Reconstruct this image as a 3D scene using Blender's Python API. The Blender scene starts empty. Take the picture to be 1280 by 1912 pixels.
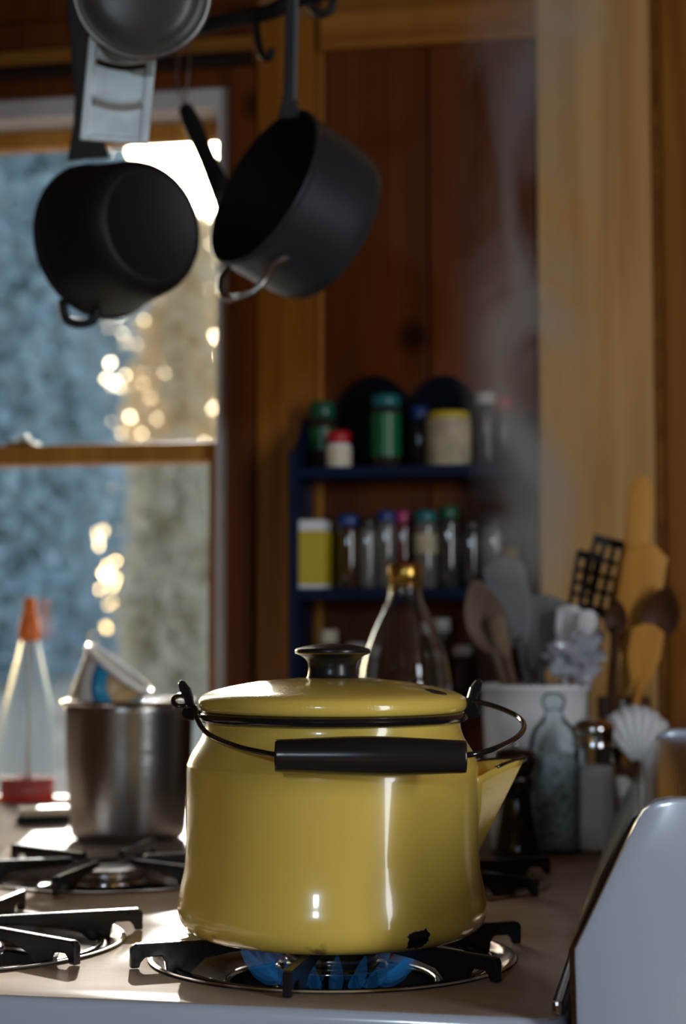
import bpy, bmesh, math, random
from mathutils import Vector, Matrix
random.seed(7)
sc = bpy.context.scene
COL = sc.collection
PI = math.pi

# ------------------------------------------------------------------ camera
F, YH, DK, HC = 3200.0, 1180.0, 3200/2840, .2243      # focal length (px of 1280x1912), horizon row, distance, height over cooktop
YAW, PIT = math.radians(11), math.atan((1180-956)/3200)
G = Vector((-math.sin(YAW), math.cos(YAW), 0)); R = Vector((math.cos(YAW), math.sin(YAW), 0)); Z = Vector((0, 0, 1))
CAM = -DK*G + .0074*R + HC*Z
FW = math.cos(PIT)*G + math.sin(PIT)*Z; UP = -math.sin(PIT)*G + math.cos(PIT)*Z
def ray(px, py): return FW*F + R*(px-640) - UP*(py-956)
def onz(px, py, z=0.): d = ray(px, py); return CAM + d*((z-CAM.z)/d.z)
def ony(px, py, y): d = ray(px, py); return CAM + d*((y-CAM.y)/d.y)
def atd(px, py, dep): d = ray(px, py); return CAM + d*(dep/d.dot(G))
def depth(p): return (Vector(p)-CAM).dot(G)

cd = bpy.data.cameras.new('camera'); cam = bpy.data.objects.new('camera', cd); COL.objects.link(cam)
cd.sensor_fit = 'VERTICAL'; cd.sensor_height = 23.6; cd.lens = F/1912*23.6
cd.clip_start = .05; cd.clip_end = 300
cd.dof.use_dof = True; cd.dof.focus_distance = 1.11; cd.dof.aperture_fstop = 3.5; cd.dof.aperture_blades = 0
m = Matrix((R, UP, -FW)).transposed().to_4x4(); m.translation = CAM; cam.matrix_world = m
sc.camera = cam

# ------------------------------------------------------------------ light
SUN_DIR = Vector((-.285, .94, .30)).normalized()       # from the grate shadows on the cooktop
w = bpy.data.worlds.new('world'); sc.world = w; w.use_nodes = True
nt = w.node_tree; nt.nodes.clear()
sky = nt.nodes.new('ShaderNodeTexSky'); sky.sky_type = 'NISHITA'; sky.sun_disc = False
sky.sun_elevation = math.asin(SUN_DIR.z); sky.sun_rotation = math.atan2(SUN_DIR.x, SUN_DIR.y)
sky.air_density = 1.0; sky.dust_density = 2.0
bg = nt.nodes.new('ShaderNodeBackground'); bg.inputs['Strength'].default_value = .60
out = nt.nodes.new('ShaderNodeOutputWorld')
nt.links.new(sky.outputs[0], bg.inputs[0]); nt.links.new(bg.outputs[0], out.inputs[0])

def light(name, kind, energy, color, loc, target=None, size=None, **kw):
    l = bpy.data.lights.new(name, kind); l.energy = energy; l.color = color
    o = bpy.data.objects.new(name, l); COL.objects.link(o); o.location = loc
    if size: l.shape = 'RECTANGLE'; l.size, l.size_y = size
    d = (Vector(target)-Vector(loc)) if target is not None else -SUN_DIR
    o.rotation_euler = d.to_track_quat('-Z', 'Y').to_euler()
    for k, v in kw.items(): setattr(l, k, v)
    return o
light('sun', 'SUN', 10.0, (1.0, .95, .88), (-1.5, 5, 2.5), angle=math.radians(.6))
# daylight of the glazed door in the right-hand room and of the window behind the photographer
light('door_daylight', 'AREA', 37, (.89, .945, 1.0), (2.28, -1.52, .38), (-.0, .05, .15), (.40, 1.9))
light('rear_window_daylight', 'AREA', 12, (.66, .84, 1.0), (-.05, -3.12, .85), (0, .1, .2), (.20, .20))
sc.view_settings.view_transform = 'Standard'; sc.view_settings.look = 'None'
sc.view_settings.exposure = 0.0; sc.view_settings.gamma = 1.0; sc.view_settings.use_curve_mapping = False

# ------------------------------------------------------------------ materials
def newmat(name):
    m = bpy.data.materials.new(name); m.use_nodes = True
    n = m.node_tree; p = n.nodes['Principled BSDF']; return m, n, p
def lin(c): return tuple(((x/255)/12.92 if x/255 <= .04045 else ((x/255+.055)/1.055)**2.4) for x in c) + (1,)
def C3(c): return tuple(c)+(1,) if len(c) == 3 else tuple(c)
def link(n, a, b): n.links.new(a, b)
def pm(name, col, rough=.5, metal=0., coat=0., trans=0., ior=1.45, spec=.5, bump=0., bscale=60., var=0., vscale=12.):
    m, n, p = newmat(name)
    p.inputs['Base Color'].default_value = C3(col); p.inputs['Roughness'].default_value = rough
    p.inputs['Metallic'].default_value = metal; p.inputs['Coat Weight'].default_value = coat; p.inputs['Coat Roughness'].default_value = .05
    p.inputs['Transmission Weight'].default_value = trans; p.inputs['IOR'].default_value = ior
    p.inputs['Specular IOR Level'].default_value = spec
    tc = n.nodes.new('ShaderNodeTexCoord')
    if bump:
        no = n.nodes.new('ShaderNodeTexNoise'); no.inputs['Scale'].default_value = bscale; no.inputs['Detail'].default_value = 4
        b = n.nodes.new('ShaderNodeBump'); b.inputs['Strength'].default_value = bump; b.inputs['Distance'].default_value = .002
        link(n, tc.outputs['Object'], no.inputs['Vector']); link(n, no.outputs['Fac'], b.inputs['Height']); link(n, b.outputs['Normal'], p.inputs['Normal'])
    if var:
        no = n.nodes.new('ShaderNodeTexNoise'); no.inputs['Scale'].default_value = vscale; no.inputs['Detail'].default_value = 6
        mx = n.nodes.new('ShaderNodeMixRGB'); mx.inputs[1].default_value = C3(col); mx.inputs[2].default_value = tuple(c*(1-var) for c in col[:3])+(1,)
        rp = n.nodes.new('ShaderNodeValToRGB'); rp.color_ramp.elements[0].position = .4; rp.color_ramp.elements[1].position = .65
        link(n, tc.outputs['Object'], no.inputs['Vector']); link(n, no.outputs['Fac'], rp.inputs['Fac']); link(n, rp.outputs['Color'], mx.inputs['Fac']); link(n, mx.outputs[0], p.inputs['Base Color'])
    return m
def wood(name, c1, c2, axis=2, rough=.45, knots=True, scale=1.0):
    m, n, p = newmat(name)
    tc = n.nodes.new('ShaderNodeTexCoord'); mp = n.nodes.new('ShaderNodeMapping'); oi = n.nodes.new('ShaderNodeObjectInfo')
    s = [26*scale, 26*scale, 26*scale]; s[axis] = 1.3*scale
    mp.inputs['Scale'].default_value = s
    ad = n.nodes.new('ShaderNodeVectorMath'); ad.operation = 'ADD'
    mu = n.nodes.new('ShaderNodeVectorMath'); mu.operation = 'SCALE'; mu.inputs[3].default_value = 7.0
    cb = n.nodes.new('ShaderNodeCombineXYZ')
    for i in range(3): link(n, oi.outputs['Random'], cb.inputs[i])
    link(n, cb.outputs[0], mu.inputs[0]); link(n, tc.outputs['Object'], ad.inputs[0]); link(n, mu.outputs[0], ad.inputs[1]); link(n, ad.outputs[0], mp.inputs['Vector'])
    no = n.nodes.new('ShaderNodeTexNoise'); no.inputs['Scale'].default_value = 1.0; no.inputs['Detail'].default_value = 6; no.inputs['Distortion'].default_value = .6
    link(n, mp.outputs[0], no.inputs['Vector'])
    rp = n.nodes.new('ShaderNodeValToRGB'); rp.color_ramp.elements[0].position = .3; rp.color_ramp.elements[1].position = .7
    rp.color_ramp.elements[0].color = C3(c2); rp.color_ramp.elements[1].color = C3(c1)
    link(n, no.outputs['Fac'], rp.inputs['Fac'])
    hv = n.nodes.new('ShaderNodeHueSaturation'); mr = n.nodes.new('ShaderNodeMapRange')
    mr.inputs['To Min'].default_value = .75; mr.inputs['To Max'].default_value = 1.2
    link(n, oi.outputs['Random'], mr.inputs['Value']); link(n, mr.outputs[0], hv.inputs['Value'])
    src = rp.outputs['Color']
    if knots:
        vo = n.nodes.new('ShaderNodeTexVoronoi'); vo.inputs['Scale'].default_value = 4.0
        kr = n.nodes.new('ShaderNodeValToRGB'); kr.color_ramp.elements[0].position = .04; kr.color_ramp.elements[1].position = .12
        kr.color_ramp.elements[0].color = (.06, .02, .006, 1); kr.color_ramp.elements[1].color = (1, 1, 1, 1)
        mk = n.nodes.new('ShaderNodeMixRGB'); mk.blend_type = 'MULTIPLY'; mk.inputs[0].default_value = .8
        link(n, ad.outputs[0], vo.inputs['Vector']); link(n, vo.outputs['Distance'], kr.inputs['Fac'])
        link(n, src, mk.inputs[1]); link(n, kr.outputs[0], mk.inputs[2]); src = mk.outputs[0]
    link(n, src, hv.inputs['Color']); link(n, hv.outputs[0], p.inputs['Base Color'])
    p.inputs['Roughness'].default_value = rough; p.inputs['Specular IOR Level'].default_value = .12
    b = n.nodes.new('ShaderNodeBump'); b.inputs['Strength'].default_value = .15; b.inputs['Distance'].default_value = .002
    link(n, no.outputs['Fac'], b.inputs['Height']); link(n, b.outputs[0], p.inputs['Normal'])
    return m
def glass(name, col=(1, 1, 1), rough=0.0, ior=1.45): return pm(name, col, rough, trans=1.0, ior=ior)

M = {}
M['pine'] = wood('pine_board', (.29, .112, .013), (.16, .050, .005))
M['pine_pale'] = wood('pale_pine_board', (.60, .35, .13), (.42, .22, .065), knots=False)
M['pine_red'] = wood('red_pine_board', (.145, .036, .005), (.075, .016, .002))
M['pine_h'] = wood('pine_trim', (.30, .12, .02), (.18, .06, .01), axis=0, knots=False)
M['sash'] = wood('sash_wood', (.55, .25, .045), (.36, .14, .02), knots=False)
M['grey_paint'] = pm('grey_paint', (.50, .47, .46), .5, var=.15)
M['enamel_white'] = pm('white_enamel', (.50, .57, .69), .16, coat=.4)
M['black_iron'] = pm('black_iron', (.008, .008, .009), .5, spec=.35, bump=.15, bscale=300)
M['grate_iron'] = pm('grate_enamel', (.010, .010, .013), .22, spec=.6, bump=.1, bscale=200)
M['black_plastic'] = pm('black_plastic', (.012, .012, .013), .28)
M['black_enamel'] = pm('black_enamel', (.010, .010, .012), .12, coat=.5)
M['chrome'] = pm('chrome', (.62, .62, .63), .12, 1.0)
M['steel'] = pm('steel', (.42, .41, .40), .28, 1.0)
M['alu'] = pm('aluminium', (.32, .31, .30), .38, 1.0, var=.35, vscale=18, bump=.1)
M['white'] = pm('white_glaze', (.84, .86, .87), .2)
M['cream'] = pm('cream', (.70, .62, .46), .4)
M['gold'] = pm('gold_cap', (.62, .40, .10), .25, 1.0)
M['glass'] = glass('clear_glass', (.93, .97, .98))
M['orange'] = pm('orange_plastic', (.75, .16, .015), .4)
M['red'] = pm('red_plastic', (.45, .01, .015), .35)
M['pink'] = pm('pink_plastic', (.45, .05, .16), .35)
M['green'] = pm('green_label', (.005, .12, .035), .3)
M['green_cap'] = pm('green_cap', (.01, .09, .04), .25)
M['teal'] = pm('teal_cap', (.01, .13, .14), .2)
M['blue_cap'] = pm('blue_cap', (.015, .05, .20), .2)
M['dark_jar'] = pm('dark_spice', (.03, .02, .015), .12)
M['yellow'] = pm('yellow_label', (.55, .40, .02), .4)
M['navy'] = pm('navy_paint', (.003, .009, .036), .5, spec=.15, bump=.08)
M['spoon_wood'] = wood('spoon_wood', (.62, .30, .055), (.46, .19, .028), knots=False, scale=2)
M['spoon_dark'] = wood('dark_spoon_wood', (.085, .032, .012), (.045, .016, .006), knots=False, scale=2)
M['spoon_grey'] = wood('grey_spoon_wood', (.20, .13, .085), (.13, .08, .05), knots=False, scale=2)
M['dark_wood'] = pm('dark_wood', (.012, .007, .006), .22, coat=.3)
M['anodized'] = pm('anodized', (.060, .074, .090), .32, .6, bump=.05, bscale=400)
M['label_paper'] = pm('label_paper', (.50, .42, .28), .6, var=.3, vscale=40)
M['ceil'] = wood('ceiling_wood', (.26, .12, .04), (.15, .06, .02), axis=1, knots=False)
M['floor'] = wood('floor_wood', (.22, .12, .06), (.14, .07, .03), axis=1, knots=False)
M['wall_dim'] = wood('side_wall_wood', (.30, .15, .05), (.20, .09, .03))
M['counter'] = pm('counter_laminate', (.34, .27, .22), .5, spec=.05, var=.2)

# thin clear glassware
mg, n, p = newmat('thin_glass'); n.nodes.remove(p)
tr = n.nodes.new('ShaderNodeBsdfTransparent'); tr.inputs[0].default_value = (.88, .94, .95, 1)
gl = n.nodes.new('ShaderNodeBsdfGlossy'); gl.inputs['Roughness'].default_value = .04
lw = n.nodes.new('ShaderNodeLayerWeight'); lw.inputs[0].default_value = .16
mx = n.nodes.new('ShaderNodeMixShader')
link(n, lw.outputs['Fresnel'], mx.inputs[0]); link(n, tr.outputs[0], mx.inputs[1]); link(n, gl.outputs[0], mx.inputs[2]); link(n, mx.outputs[0], n.nodes['Material Output'].inputs[0])
M['thin_glass'] = mg
# window glass: thin pane
mg, n, p = newmat('window_glass')
n.nodes.remove(p)
tr = n.nodes.new('ShaderNodeBsdfTransparent'); tr.inputs[0].default_value = (.94, .96, .97, 1)
gl = n.nodes.new('ShaderNodeBsdfGlossy'); gl.inputs['Roughness'].default_value = .02
fr = n.nodes.new('ShaderNodeFresnel'); fr.inputs[0].default_value = 1.45
mx = n.nodes.new('ShaderNodeMixShader'); o_ = n.nodes['Material Output']
link(n, fr.outputs[0], mx.inputs[0]); link(n, tr.outputs[0], mx.inputs[1]); link(n, gl.outputs[0], mx.inputs[2]); link(n, mx.outputs[0], o_.inputs[0])
M['pane'] = mg

# ------------------------------------------------------------------ mesh helpers
def tag(o, label=None, cat=None, group=None, kind=None):
    if label: o['label'] = label
    if cat: o['category'] = cat
    if group: o['group'] = group
    if kind: o['kind'] = kind
    return o
def thing(name, loc, label, cat, group=None, kind=None):
    o = bpy.data.objects.new(name, None); COL.objects.link(o); o.location = loc; o.empty_display_size = .02
    return tag(o, label, cat, group, kind)
def world_loc(p):
    l = Vector((0, 0, 0))
    while p is not None: l = l + p.location; p = p.parent
    return l
class MB:
    """vertices in world space; build() makes ONE mesh object"""
    def __init__(s): s.v = []; s.f = []; s.smooth = []
    def add(s, v, f, smooth=True):
        k = len(s.v); s.v += [Vector(x) for x in v]; s.f += [tuple(i+k for i in t) for t in f]; s.smooth += [smooth]*len(f); return s
    def box(s, lo, hi, bev=.0):
        lo, hi = Vector(lo), Vector(hi)
        bm = bmesh.new(); bmesh.ops.create_cube(bm, size=1)
        for v in bm.verts: v.co = Vector((lo[i]+(v.co[i]+.5)*(hi[i]-lo[i]) for i in range(3)))
        if bev: bmesh.ops.bevel(bm, geom=list(bm.edges), offset=bev, segments=2, affect='EDGES', profile=.6)
        bm.verts.index_update(); s.add([v.co.copy() for v in bm.verts], [[v.index for v in f.verts] for f in bm.faces], False); bm.free(); return s
    def lathe(s, prof, loc=(0, 0, 0), seg=48, axis=None, smooth=True, arc=None):
        """prof: (r, z) pairs; axis: direction of local z"""
        q = Vector((0, 0, 1)).rotation_difference(Vector(axis).normalized()) if axis is not None else None
        loc = Vector(loc); v = []; f = []; rows = []
        for r, z in prof:
            row = []
            if r < 1e-6:
                p_ = Vector((0, 0, z)); v.append(loc+(q@p_ if q else p_)); row = [len(v)-1]*seg
            else:
                for i in range(seg):
                    a = 2*PI*i/seg; p_ = Vector((r*math.cos(a), r*math.sin(a), z)); v.append(loc+(q@p_ if q else p_)); row.append(len(v)-1)
            rows.append(row)
        for a, b in zip(rows, rows[1:]):
            for i in range(seg):
                j = (i+1) % seg; t = [a[i], a[j], b[j], b[i]]; u = []
                for k in t:
                    if k not in u: u.append(k)
                if len(u) > 2: f.append(u)
        return s.add(v, f, smooth)
    def tube(s, pts, rad, seg=10, closed=False, smooth_path=True, caps=True):
        pts = [Vector(p) for p in pts]
        if smooth_path and len(pts) > 2: pts, rad = catmull(pts, rad, closed)
        N = len(pts); rr = rad if isinstance(rad, (list, tuple)) else [rad]*N
        v = []; f = []; nrm = None
        for i, p in enumerate(pts):
            a = pts[(i-1) % N] if (closed or i) else pts[0]; b = pts[(i+1) % N] if (closed or i < N-1) else pts[-1]
            t = (b-a).normalized()
            if nrm is None: nrm = t.orthogonal().normalized()
            nrm = (nrm-t*nrm.dot(t)).normalized(); bn = t.cross(nrm)
            for k in range(seg):
                an = 2*PI*k/seg; v.append(p+(nrm*math.cos(an)+bn*math.sin(an))*rr[i])
        L = N if closed else N-1
        for i in range(L):
            for k in range(seg):
                a = i*seg+k; b = i*seg+(k+1) % seg; c = ((i+1) % N)*seg+(k+1) % seg; d = ((i+1) % N)*seg+k
                f.append((a, b, c, d))
        if caps and not closed: f += [tuple(range(seg))[::-1], tuple((N-1)*seg+k for k in range(seg))]
        return s.add(v, f)
    def prism(s, poly, o, ax, ay, az, th, bev=0.):
        """2-D outline in the plane (ax, ay) at o, extruded along az by th (centred)"""
        o, ax, ay, az = map(Vector, (o, ax, ay, az))
        bm = bmesh.new()
        a = [bm.verts.new(o+ax*x+ay*y-az*th/2) for x, y in poly]
        f0 = bm.faces.new(a); r = bmesh.ops.extrude_face_region(bm, geom=[f0])
        for g in r['geom']:
            if isinstance(g, bmesh.types.BMVert): g.co += az*th
        bmesh.ops.recalc_face_normals(bm, faces=bm.faces)
        if bev:
            es = [e for e in bm.edges if len(e.link_faces) == 2 and e.calc_face_angle(0) > .6]
            bmesh.ops.bevel(bm, geom=es, offset=bev, segments=2, affect='EDGES', profile=.6)
        bm.verts.index_update(); s.add([v.co.copy() for v in bm.verts], [[v.index for v in f.verts] for f in bm.faces], False); bm.free(); return s
    def build(s, name, mat, parent=None, loc=None, fix=True):
        base = world_loc(parent) if parent is not None else Vector(loc if loc is not None else (0, 0, 0))
        if parent is not None and loc is not None: base = base+Vector((0, 0, 0))
        me = bpy.data.meshes.new(name)
        me.from_pydata([tuple(v-base) for v in s.v], [], s.f)
        me.polygons.foreach_set('use_smooth', s.smooth); me.update()
        if fix:
            bm = bmesh.new(); bm.from_mesh(me); bmesh.ops.recalc_face_normals(bm, faces=bm.faces); bm.to_mesh(me); bm.free()
        if mat: me.materials.append(M[mat] if isinstance(mat, str) else mat)
        o = bpy.data.objects.new(name, me); COL.objects.link(o)
        if parent is not None: o.parent = parent
        else: o.location = base
        return o
def catmull(pts, rad, closed=False, sub=6):
    N = len(pts); o = []; ro = []
    rr = rad if isinstance(rad, (list, tuple)) else None
    for i in range(N if closed else N-1):
        p0 = pts[(i-1) % N] if (closed or i) else pts[0]; p1 = pts[i]; p2 = pts[(i+1) % N]
        p3 = pts[(i+2) % N] if (closed or i < N-2) else pts[-1]
        for k in range(sub):
            t = k/sub
            o.append(.5*((2*p1)+(p2-p0)*t+(2*p0-5*p1+4*p2-p3)*t*t+(3*p1-p0-3*p2+p3)*t**3))
            if rr: ro.append(rr[i]*(1-t)+rr[(i+1) % N]*t)
    if not closed:
        o.append(pts[-1]); ro.append(rr[-1] if rr else 0)
    return o, (ro if rr else rad)
def copy_tree(o, loc=None, parent=None):
    c = o.copy(); COL.objects.link(c)
    if parent is not None: c.parent = parent
    if loc is not None: c.location = loc
    for ch in list(o.children): copy_tree(ch, None, c)
    return c
def auto_smooth(o, ang=35):
    me = o.data
    me.polygons.foreach_set('use_smooth', [True]*len(me.polygons))
    try: me.set_sharp_from_angle(angle=math.radians(ang))
    except Exception: pass
    return o

# ================================================================== THE SETTING
YW = 1.12                      # inner face of the wall with the window
ZF, ZC = -.91, 1.42            # floor, ceiling
XL, XR, YN = -2.1, .30, -3.2
def struct(name, mb, mat): return tag(mb.build(name, mat), kind='structure')
struct('floor', MB().box((XL, YN, ZF-.05), (2.45, YW+.1, ZF)), 'floor')
struct('ceiling', MB().box((XL, YN, ZC), (2.45, YW+.1, ZC+.05)), 'ceil')
struct('wall_left', MB().box((XL-.06, YN, ZF), (XL, YW, ZC)), 'wall_dim')
struct('wall_front', MB().box((XL, YN-.06, ZF), (2.45, YN, ZC)), 'wall_dim')
struct('wall_far_right', MB().box((2.4, YN, ZF), (2.45, YW+.1, ZC)), 'wall_dim')
ZH = .118                      # top of the half wall behind the range

# window opening in wall_back
wx1 = ony(427, 900, YW).x; wx0 = wx1-.82
wz1 = ony(410, 165, YW).z; wz0 = -.035
wb = MB()
wb.box((wx1, YW+.02, ZF), (2.4, YW+.10, ZC)); wb.box((XL, YW+.02, ZF), (wx0, YW+.10, ZC))
wb.box((wx0, YW+.02, ZF), (wx1, YW+.10, wz0)); wb.box((wx0, YW+.02, wz1), (wx1, YW+.10, ZC))
wall = struct('wall_back', wb, 'wall_dim')
def board(x0, x1, z0, z1, mat, parent, y=YW, th=.018, proud=0.):
    return MB().box((x0+.0012, y-proud, z0), (x1-.0012, y+th, z1), .003).build('board', mat, parent)
cas = .036                      # window casing board
xs = [ony(x, 700, YW).x for x in (455, 598, 800, 1004, 1222)]
mats = ['pine', 'pine_red', 'pine_red', 'pine_pale']
ztrim0 = ony(800, 86, YW).z; ztrim1 = ony(800, 16, YW).z
board(wx1+cas, xs[1], ZF, ztrim1, 'pine', wall)
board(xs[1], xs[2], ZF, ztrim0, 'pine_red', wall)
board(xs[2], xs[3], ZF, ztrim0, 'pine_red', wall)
board(xs[3], xs[4], ZF, ZC, 'pine_pale', wall, proud=.008)
MB().tube([(xs[4]+.004, YW-.004, ZF), (xs[4]+.004, YW-.004, ZC)], .006, smooth_path=False).build('bead', 'pine_h', wall)
x = xs[4]+.010
while x < 2.38: board(x, min(x+.16, 2.4), ZF, ZC, 'pine', wall); x += .16
MB().tube([(xs[1], YW-.001, ZF), (xs[1], YW-.001, ztrim0)], .004, smooth_path=False).build('bead', 'sash', wall)
board(xs[1], xs[3], ztrim1, ZC, 'pine_h', wall)
x = wx0-cas
while x > XL: board(max(x-.14, XL), x, ZF, ZC, 'pine', wall); x -= .14
x = wx1+cas
while x > wx0-cas: board(max(x-.14, wx0-cas), x, ZF, wz0-.03, 'pine', wall); x -= .14
# boards over the window, laid across
zt = wz1+.028
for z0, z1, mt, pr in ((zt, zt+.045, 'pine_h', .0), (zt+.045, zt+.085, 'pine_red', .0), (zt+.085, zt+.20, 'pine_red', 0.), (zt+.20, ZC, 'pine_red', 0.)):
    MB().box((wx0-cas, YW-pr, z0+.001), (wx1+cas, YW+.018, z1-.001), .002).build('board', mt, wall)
struct('trim_1', MB().box((xs[1], YW-.012, ztrim0), (xs[3], YW+.018, ztrim1-.001), .003), 'pine_h')
struct('window_shadow_strip', MB().box((wx0-cas-.02, YW-.035, zt-.006), (wx1+cas+.004, YW+.017, zt+.012), .004), 'dark_wood')  # dark strip standing in for the shadow line over the window
# right-hand wall behind the range
wr = struct('wall_right', MB().box((XR+.02, -.10, ZF), (XR+.06, YW-.001, ZH-.012)).box((XR-.012, -.11, ZH-.012), (XR+.072, YW-.001, ZH), .003), 'wall_dim')
y = YW-.001
while y > -.09:
    MB().box((XR, max(y-.15, -.10)+.001, ZF), (XR+.02, y-.001, ZH-.012), .003).build('board', 'pine', wr); y -= .15

# the window: casing, painted strip, two sashes, panes
win = bpy.data.objects.new('window_1', None); COL.objects.link(win); win.location = (wx1, YW, wz0); tag(win, kind='structure')
def wbox(lo, hi, name, mat, bev=.002): return MB().box(lo, hi, bev).build(name, mat, win)
for a, b in ((wx0-cas, wx0), (wx1, wx1+cas)): wbox((a, YW-.016, wz0-.02), (b, YW+.018, wz1+.03), 'casing', 'pine_red')
wbox((wx0-.0, YW-.016, wz1+.0), (wx1, YW+.018, wz1+.03), 'casing', 'pine_red')
st = .0175                      # grey painted stop
wbox((wx1-st, YW-.004, wz0), (wx1, YW+.09, wz1), 'stop_strip', 'grey_paint'); wbox((wx0, YW-.004, wz0), (wx0+st, YW+.09, wz1), 'stop_strip', 'grey_paint')
wbox((wx0+st, YW-.004, wz1-.027), (wx1-st, YW+.09, wz1), 'stop_strip', 'grey_paint')
wbox((wx0-cas-.02, YW-.06, wz0-.03), (wx1+cas+.02, YW+.12, wz0), 'sill', 'sash')
zm0 = ony(200, 868, YW+.05).z; zm1 = ony(200, 833, YW+.05).z
ix0, ix1 = wx0+st, wx1-st
def sash(y0, y1, z0, z1, sw, tw, bw, name):
    s = wbox((ix0, y0, z0), (ix0+sw, y1, z1), name, 'sash')
    for lo, hi in (((ix1-sw, y0, z0), (ix1, y1, z1)), ((ix0+sw, y0, z0), (ix1-sw, y1, z0+bw)), ((ix0+sw, y0, z1-tw), (ix1-sw, y1, z1))):
        MB().box(lo, hi, .002).build('rail', 'sash', s)
    MB().box((ix0+sw, (y0+y1)/2-.0015, z0+bw), (ix1-sw, (y0+y1)/2+.0015, z1-tw)).build('pane', 'pane', s)
    return s
sash(YW+.02, YW+.05, wz0+.002, zm1, .016, zm1-zm0, .032, 'lower_sash')
sash(YW+.055, YW+.082, zm0+.002, wz1-.027, .004, .024, zm1-zm0-.003, 'upper_sash')
l_ = ony(45, 828, YW+.035); MB().box((l_.x-.02, YW+.015, zm1), (l_.x+.02, YW+.048, zm1+.006), .002).lathe([(0, 0), (.009, 0), (.009, .006), (.005, .010), (0, .010)], (l_.x, YW+.034, zm1+.005), 16).build('latch', 'steel', win)

# worktop that carries on past the range
ct = MB().box((-1.3, .624, -.045), (XR, YW-.030, -.006), .004).build('worktop', 'counter', loc=(-.5, .85, -.045))
tag(ct, 'brown laminate worktop between the range and the window wall', 'worktop')
cb = thing('base_cabinet', (-.5, .88, ZF), 'wooden base cabinet below the laminate worktop', 'cabinet')
MB().box((-1.28, .66, ZF+.08), (XR-.005, YW-.03, -.046)).build('body', 'wall_dim', cb)
for i in range(3):
    dr = MB().box((-1.26+i*.5, .642, ZF+.10), (-.78+i*.5, .66, -.07), .004).build('door', 'pine_h', cb)
    MB().tube([(-1.02+i*.5, .642, -.13), (-1.02+i*.5, .62, -.13), (-1.02+i*.5, .62, -.20), (-1.02+i*.5, .642, -.20)], .005).build('handle', 'steel', dr)

# ================================================================== THE RANGE
KX, KY = -.0155, .080
BC = [(KX, KY), (-.300, .083), (-.300, .440), (-.020, .440)]
HR = .126
SX0, SX1, SY0, SY1 = -.47, .150, -.082, .606
stove = thing('gas_range', (-.16, .26, ZF), 'white enamel gas range with slanted brushed steel backguard', 'stove')
bm = bmesh.new()
def loop(pts):
    vs = [bm.verts.new(p) for p in pts]; return vs, [bm.edges.new((vs[i], vs[(i+1) % len(vs)])) for i in range(len(vs))]
def rrect(x0, x1, y0, y1, r, n=6):
    o = []
    for cx, cy, a in ((x1-r, y0+r, -90), (x1-r, y1-r, 0), (x0+r, y1-r, 90), (x0+r, y0+r, 180)):
        for i in range(n+1): t = math.radians(a+90*i/n); o.append((cx+r*math.cos(t), cy+r*math.sin(t), 0))
    return o
op = rrect(SX0, SX1, SY0, SY1, .012)
ov, oe = loop(op); edges = list(oe); holes = []
for cx, cy in BC:
    hv, he = loop([(cx+HR*math.cos(2*PI*i/64), cy+HR*math.sin(2*PI*i/64), 0) for i in range(64)]); edges += he; holes.append((hv, cx, cy))
bmesh.ops.triangle_fill(bm, use_beauty=True, use_dissolve=False, edges=edges)
for f in list(bm.faces):
    c = f.calc_center_median()
    if any((c.x-x)**2+(c.y-y)**2 < (HR*.985)**2 for x, y in BC): bm.faces.remove(f)
prev = ov
for off, dz in ((.0022, -.0005), (.0042, -.0018), (.0055, -.0042), (.006, -.008), (.006, -.055)):
    ring = [bm.verts.new((x_, y_, dz)) for x_, y_, _ in rrect(SX0-off, SX1+off, SY0-off, SY1+off, .012+off)]
    for i in range(len(prev)): j = (i+1) % len(prev); bm.faces.new((prev[i], ring[i], ring[j], prev[j]))
    prev = ring
for hv, cx, cy in holes:
    prev = hv
    for rr, dz in ((HR-.0015, -.0006), (HR-.0025, -.002), (HR-.0028, -.012)):
        ring = [bm.verts.new((cx+rr*math.cos(2*PI*i/64), cy+rr*math.sin(2*PI*i/64), dz)) for i in range(64)]
        for i in range(64): j = (i+1) % 64; bm.faces.new((prev[i], prev[j], ring[j], ring[i]))
        prev = ring
bmesh.ops.recalc_face_normals(bm, faces=bm.faces)
bm.verts.index_update(); mb = MB().add([v.co.copy() for v in bm.verts], [[v.index for v in f.verts] for f in bm.faces], True); bm.free()
# cooktop enamel: worn white, base browned for the reflected wood walls, with brushed scratches, faint brown stains and dried droplets
mt, n, p = newmat('cooktop_enamel')
tc = n.nodes.new('ShaderNodeTexCoord'); mp = n.nodes.new('ShaderNodeMapping'); mp.inputs['Scale'].default_value = (40, 600, 40)
n1 = n.nodes.new('ShaderNodeTexNoise'); n1.inputs['Scale'].default_value = 1; n2 = n.nodes.new('ShaderNodeTexNoise'); n2.inputs['Scale'].default_value = 9; n2.inputs['Detail'].default_value = 8
r2 = n.nodes.new('ShaderNodeValToRGB'); r2.color_ramp.elements[0].position = .35; r2.color_ramp.elements[0].color = (.36, .28, .22, 1); r2.color_ramp.elements[1].position = .62; r2.color_ramp.elements[1].color = (.47, .41, .355, 1)
vo = n.nodes.new('ShaderNodeTexVoronoi'); vo.inputs['Scale'].default_value = 90
vr = n.nodes.new('ShaderNodeValToRGB'); vr.color_ramp.elements[0].position = .10; vr.color_ramp.elements[0].color = (1, 1, 1, 1); vr.color_ramp.elements[1].position = .22; vr.color_ramp.elements[1].color = (0, 0, 0, 1)
ma = n.nodes.new('ShaderNodeMath'); ma.operation = 'MULTIPLY_ADD'; ma.inputs[1].default_value = .55
b = n.nodes.new('ShaderNodeBump'); b.inputs['Strength'].default_value = .16; b.inputs['Distance'].default_value = .0012
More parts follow.
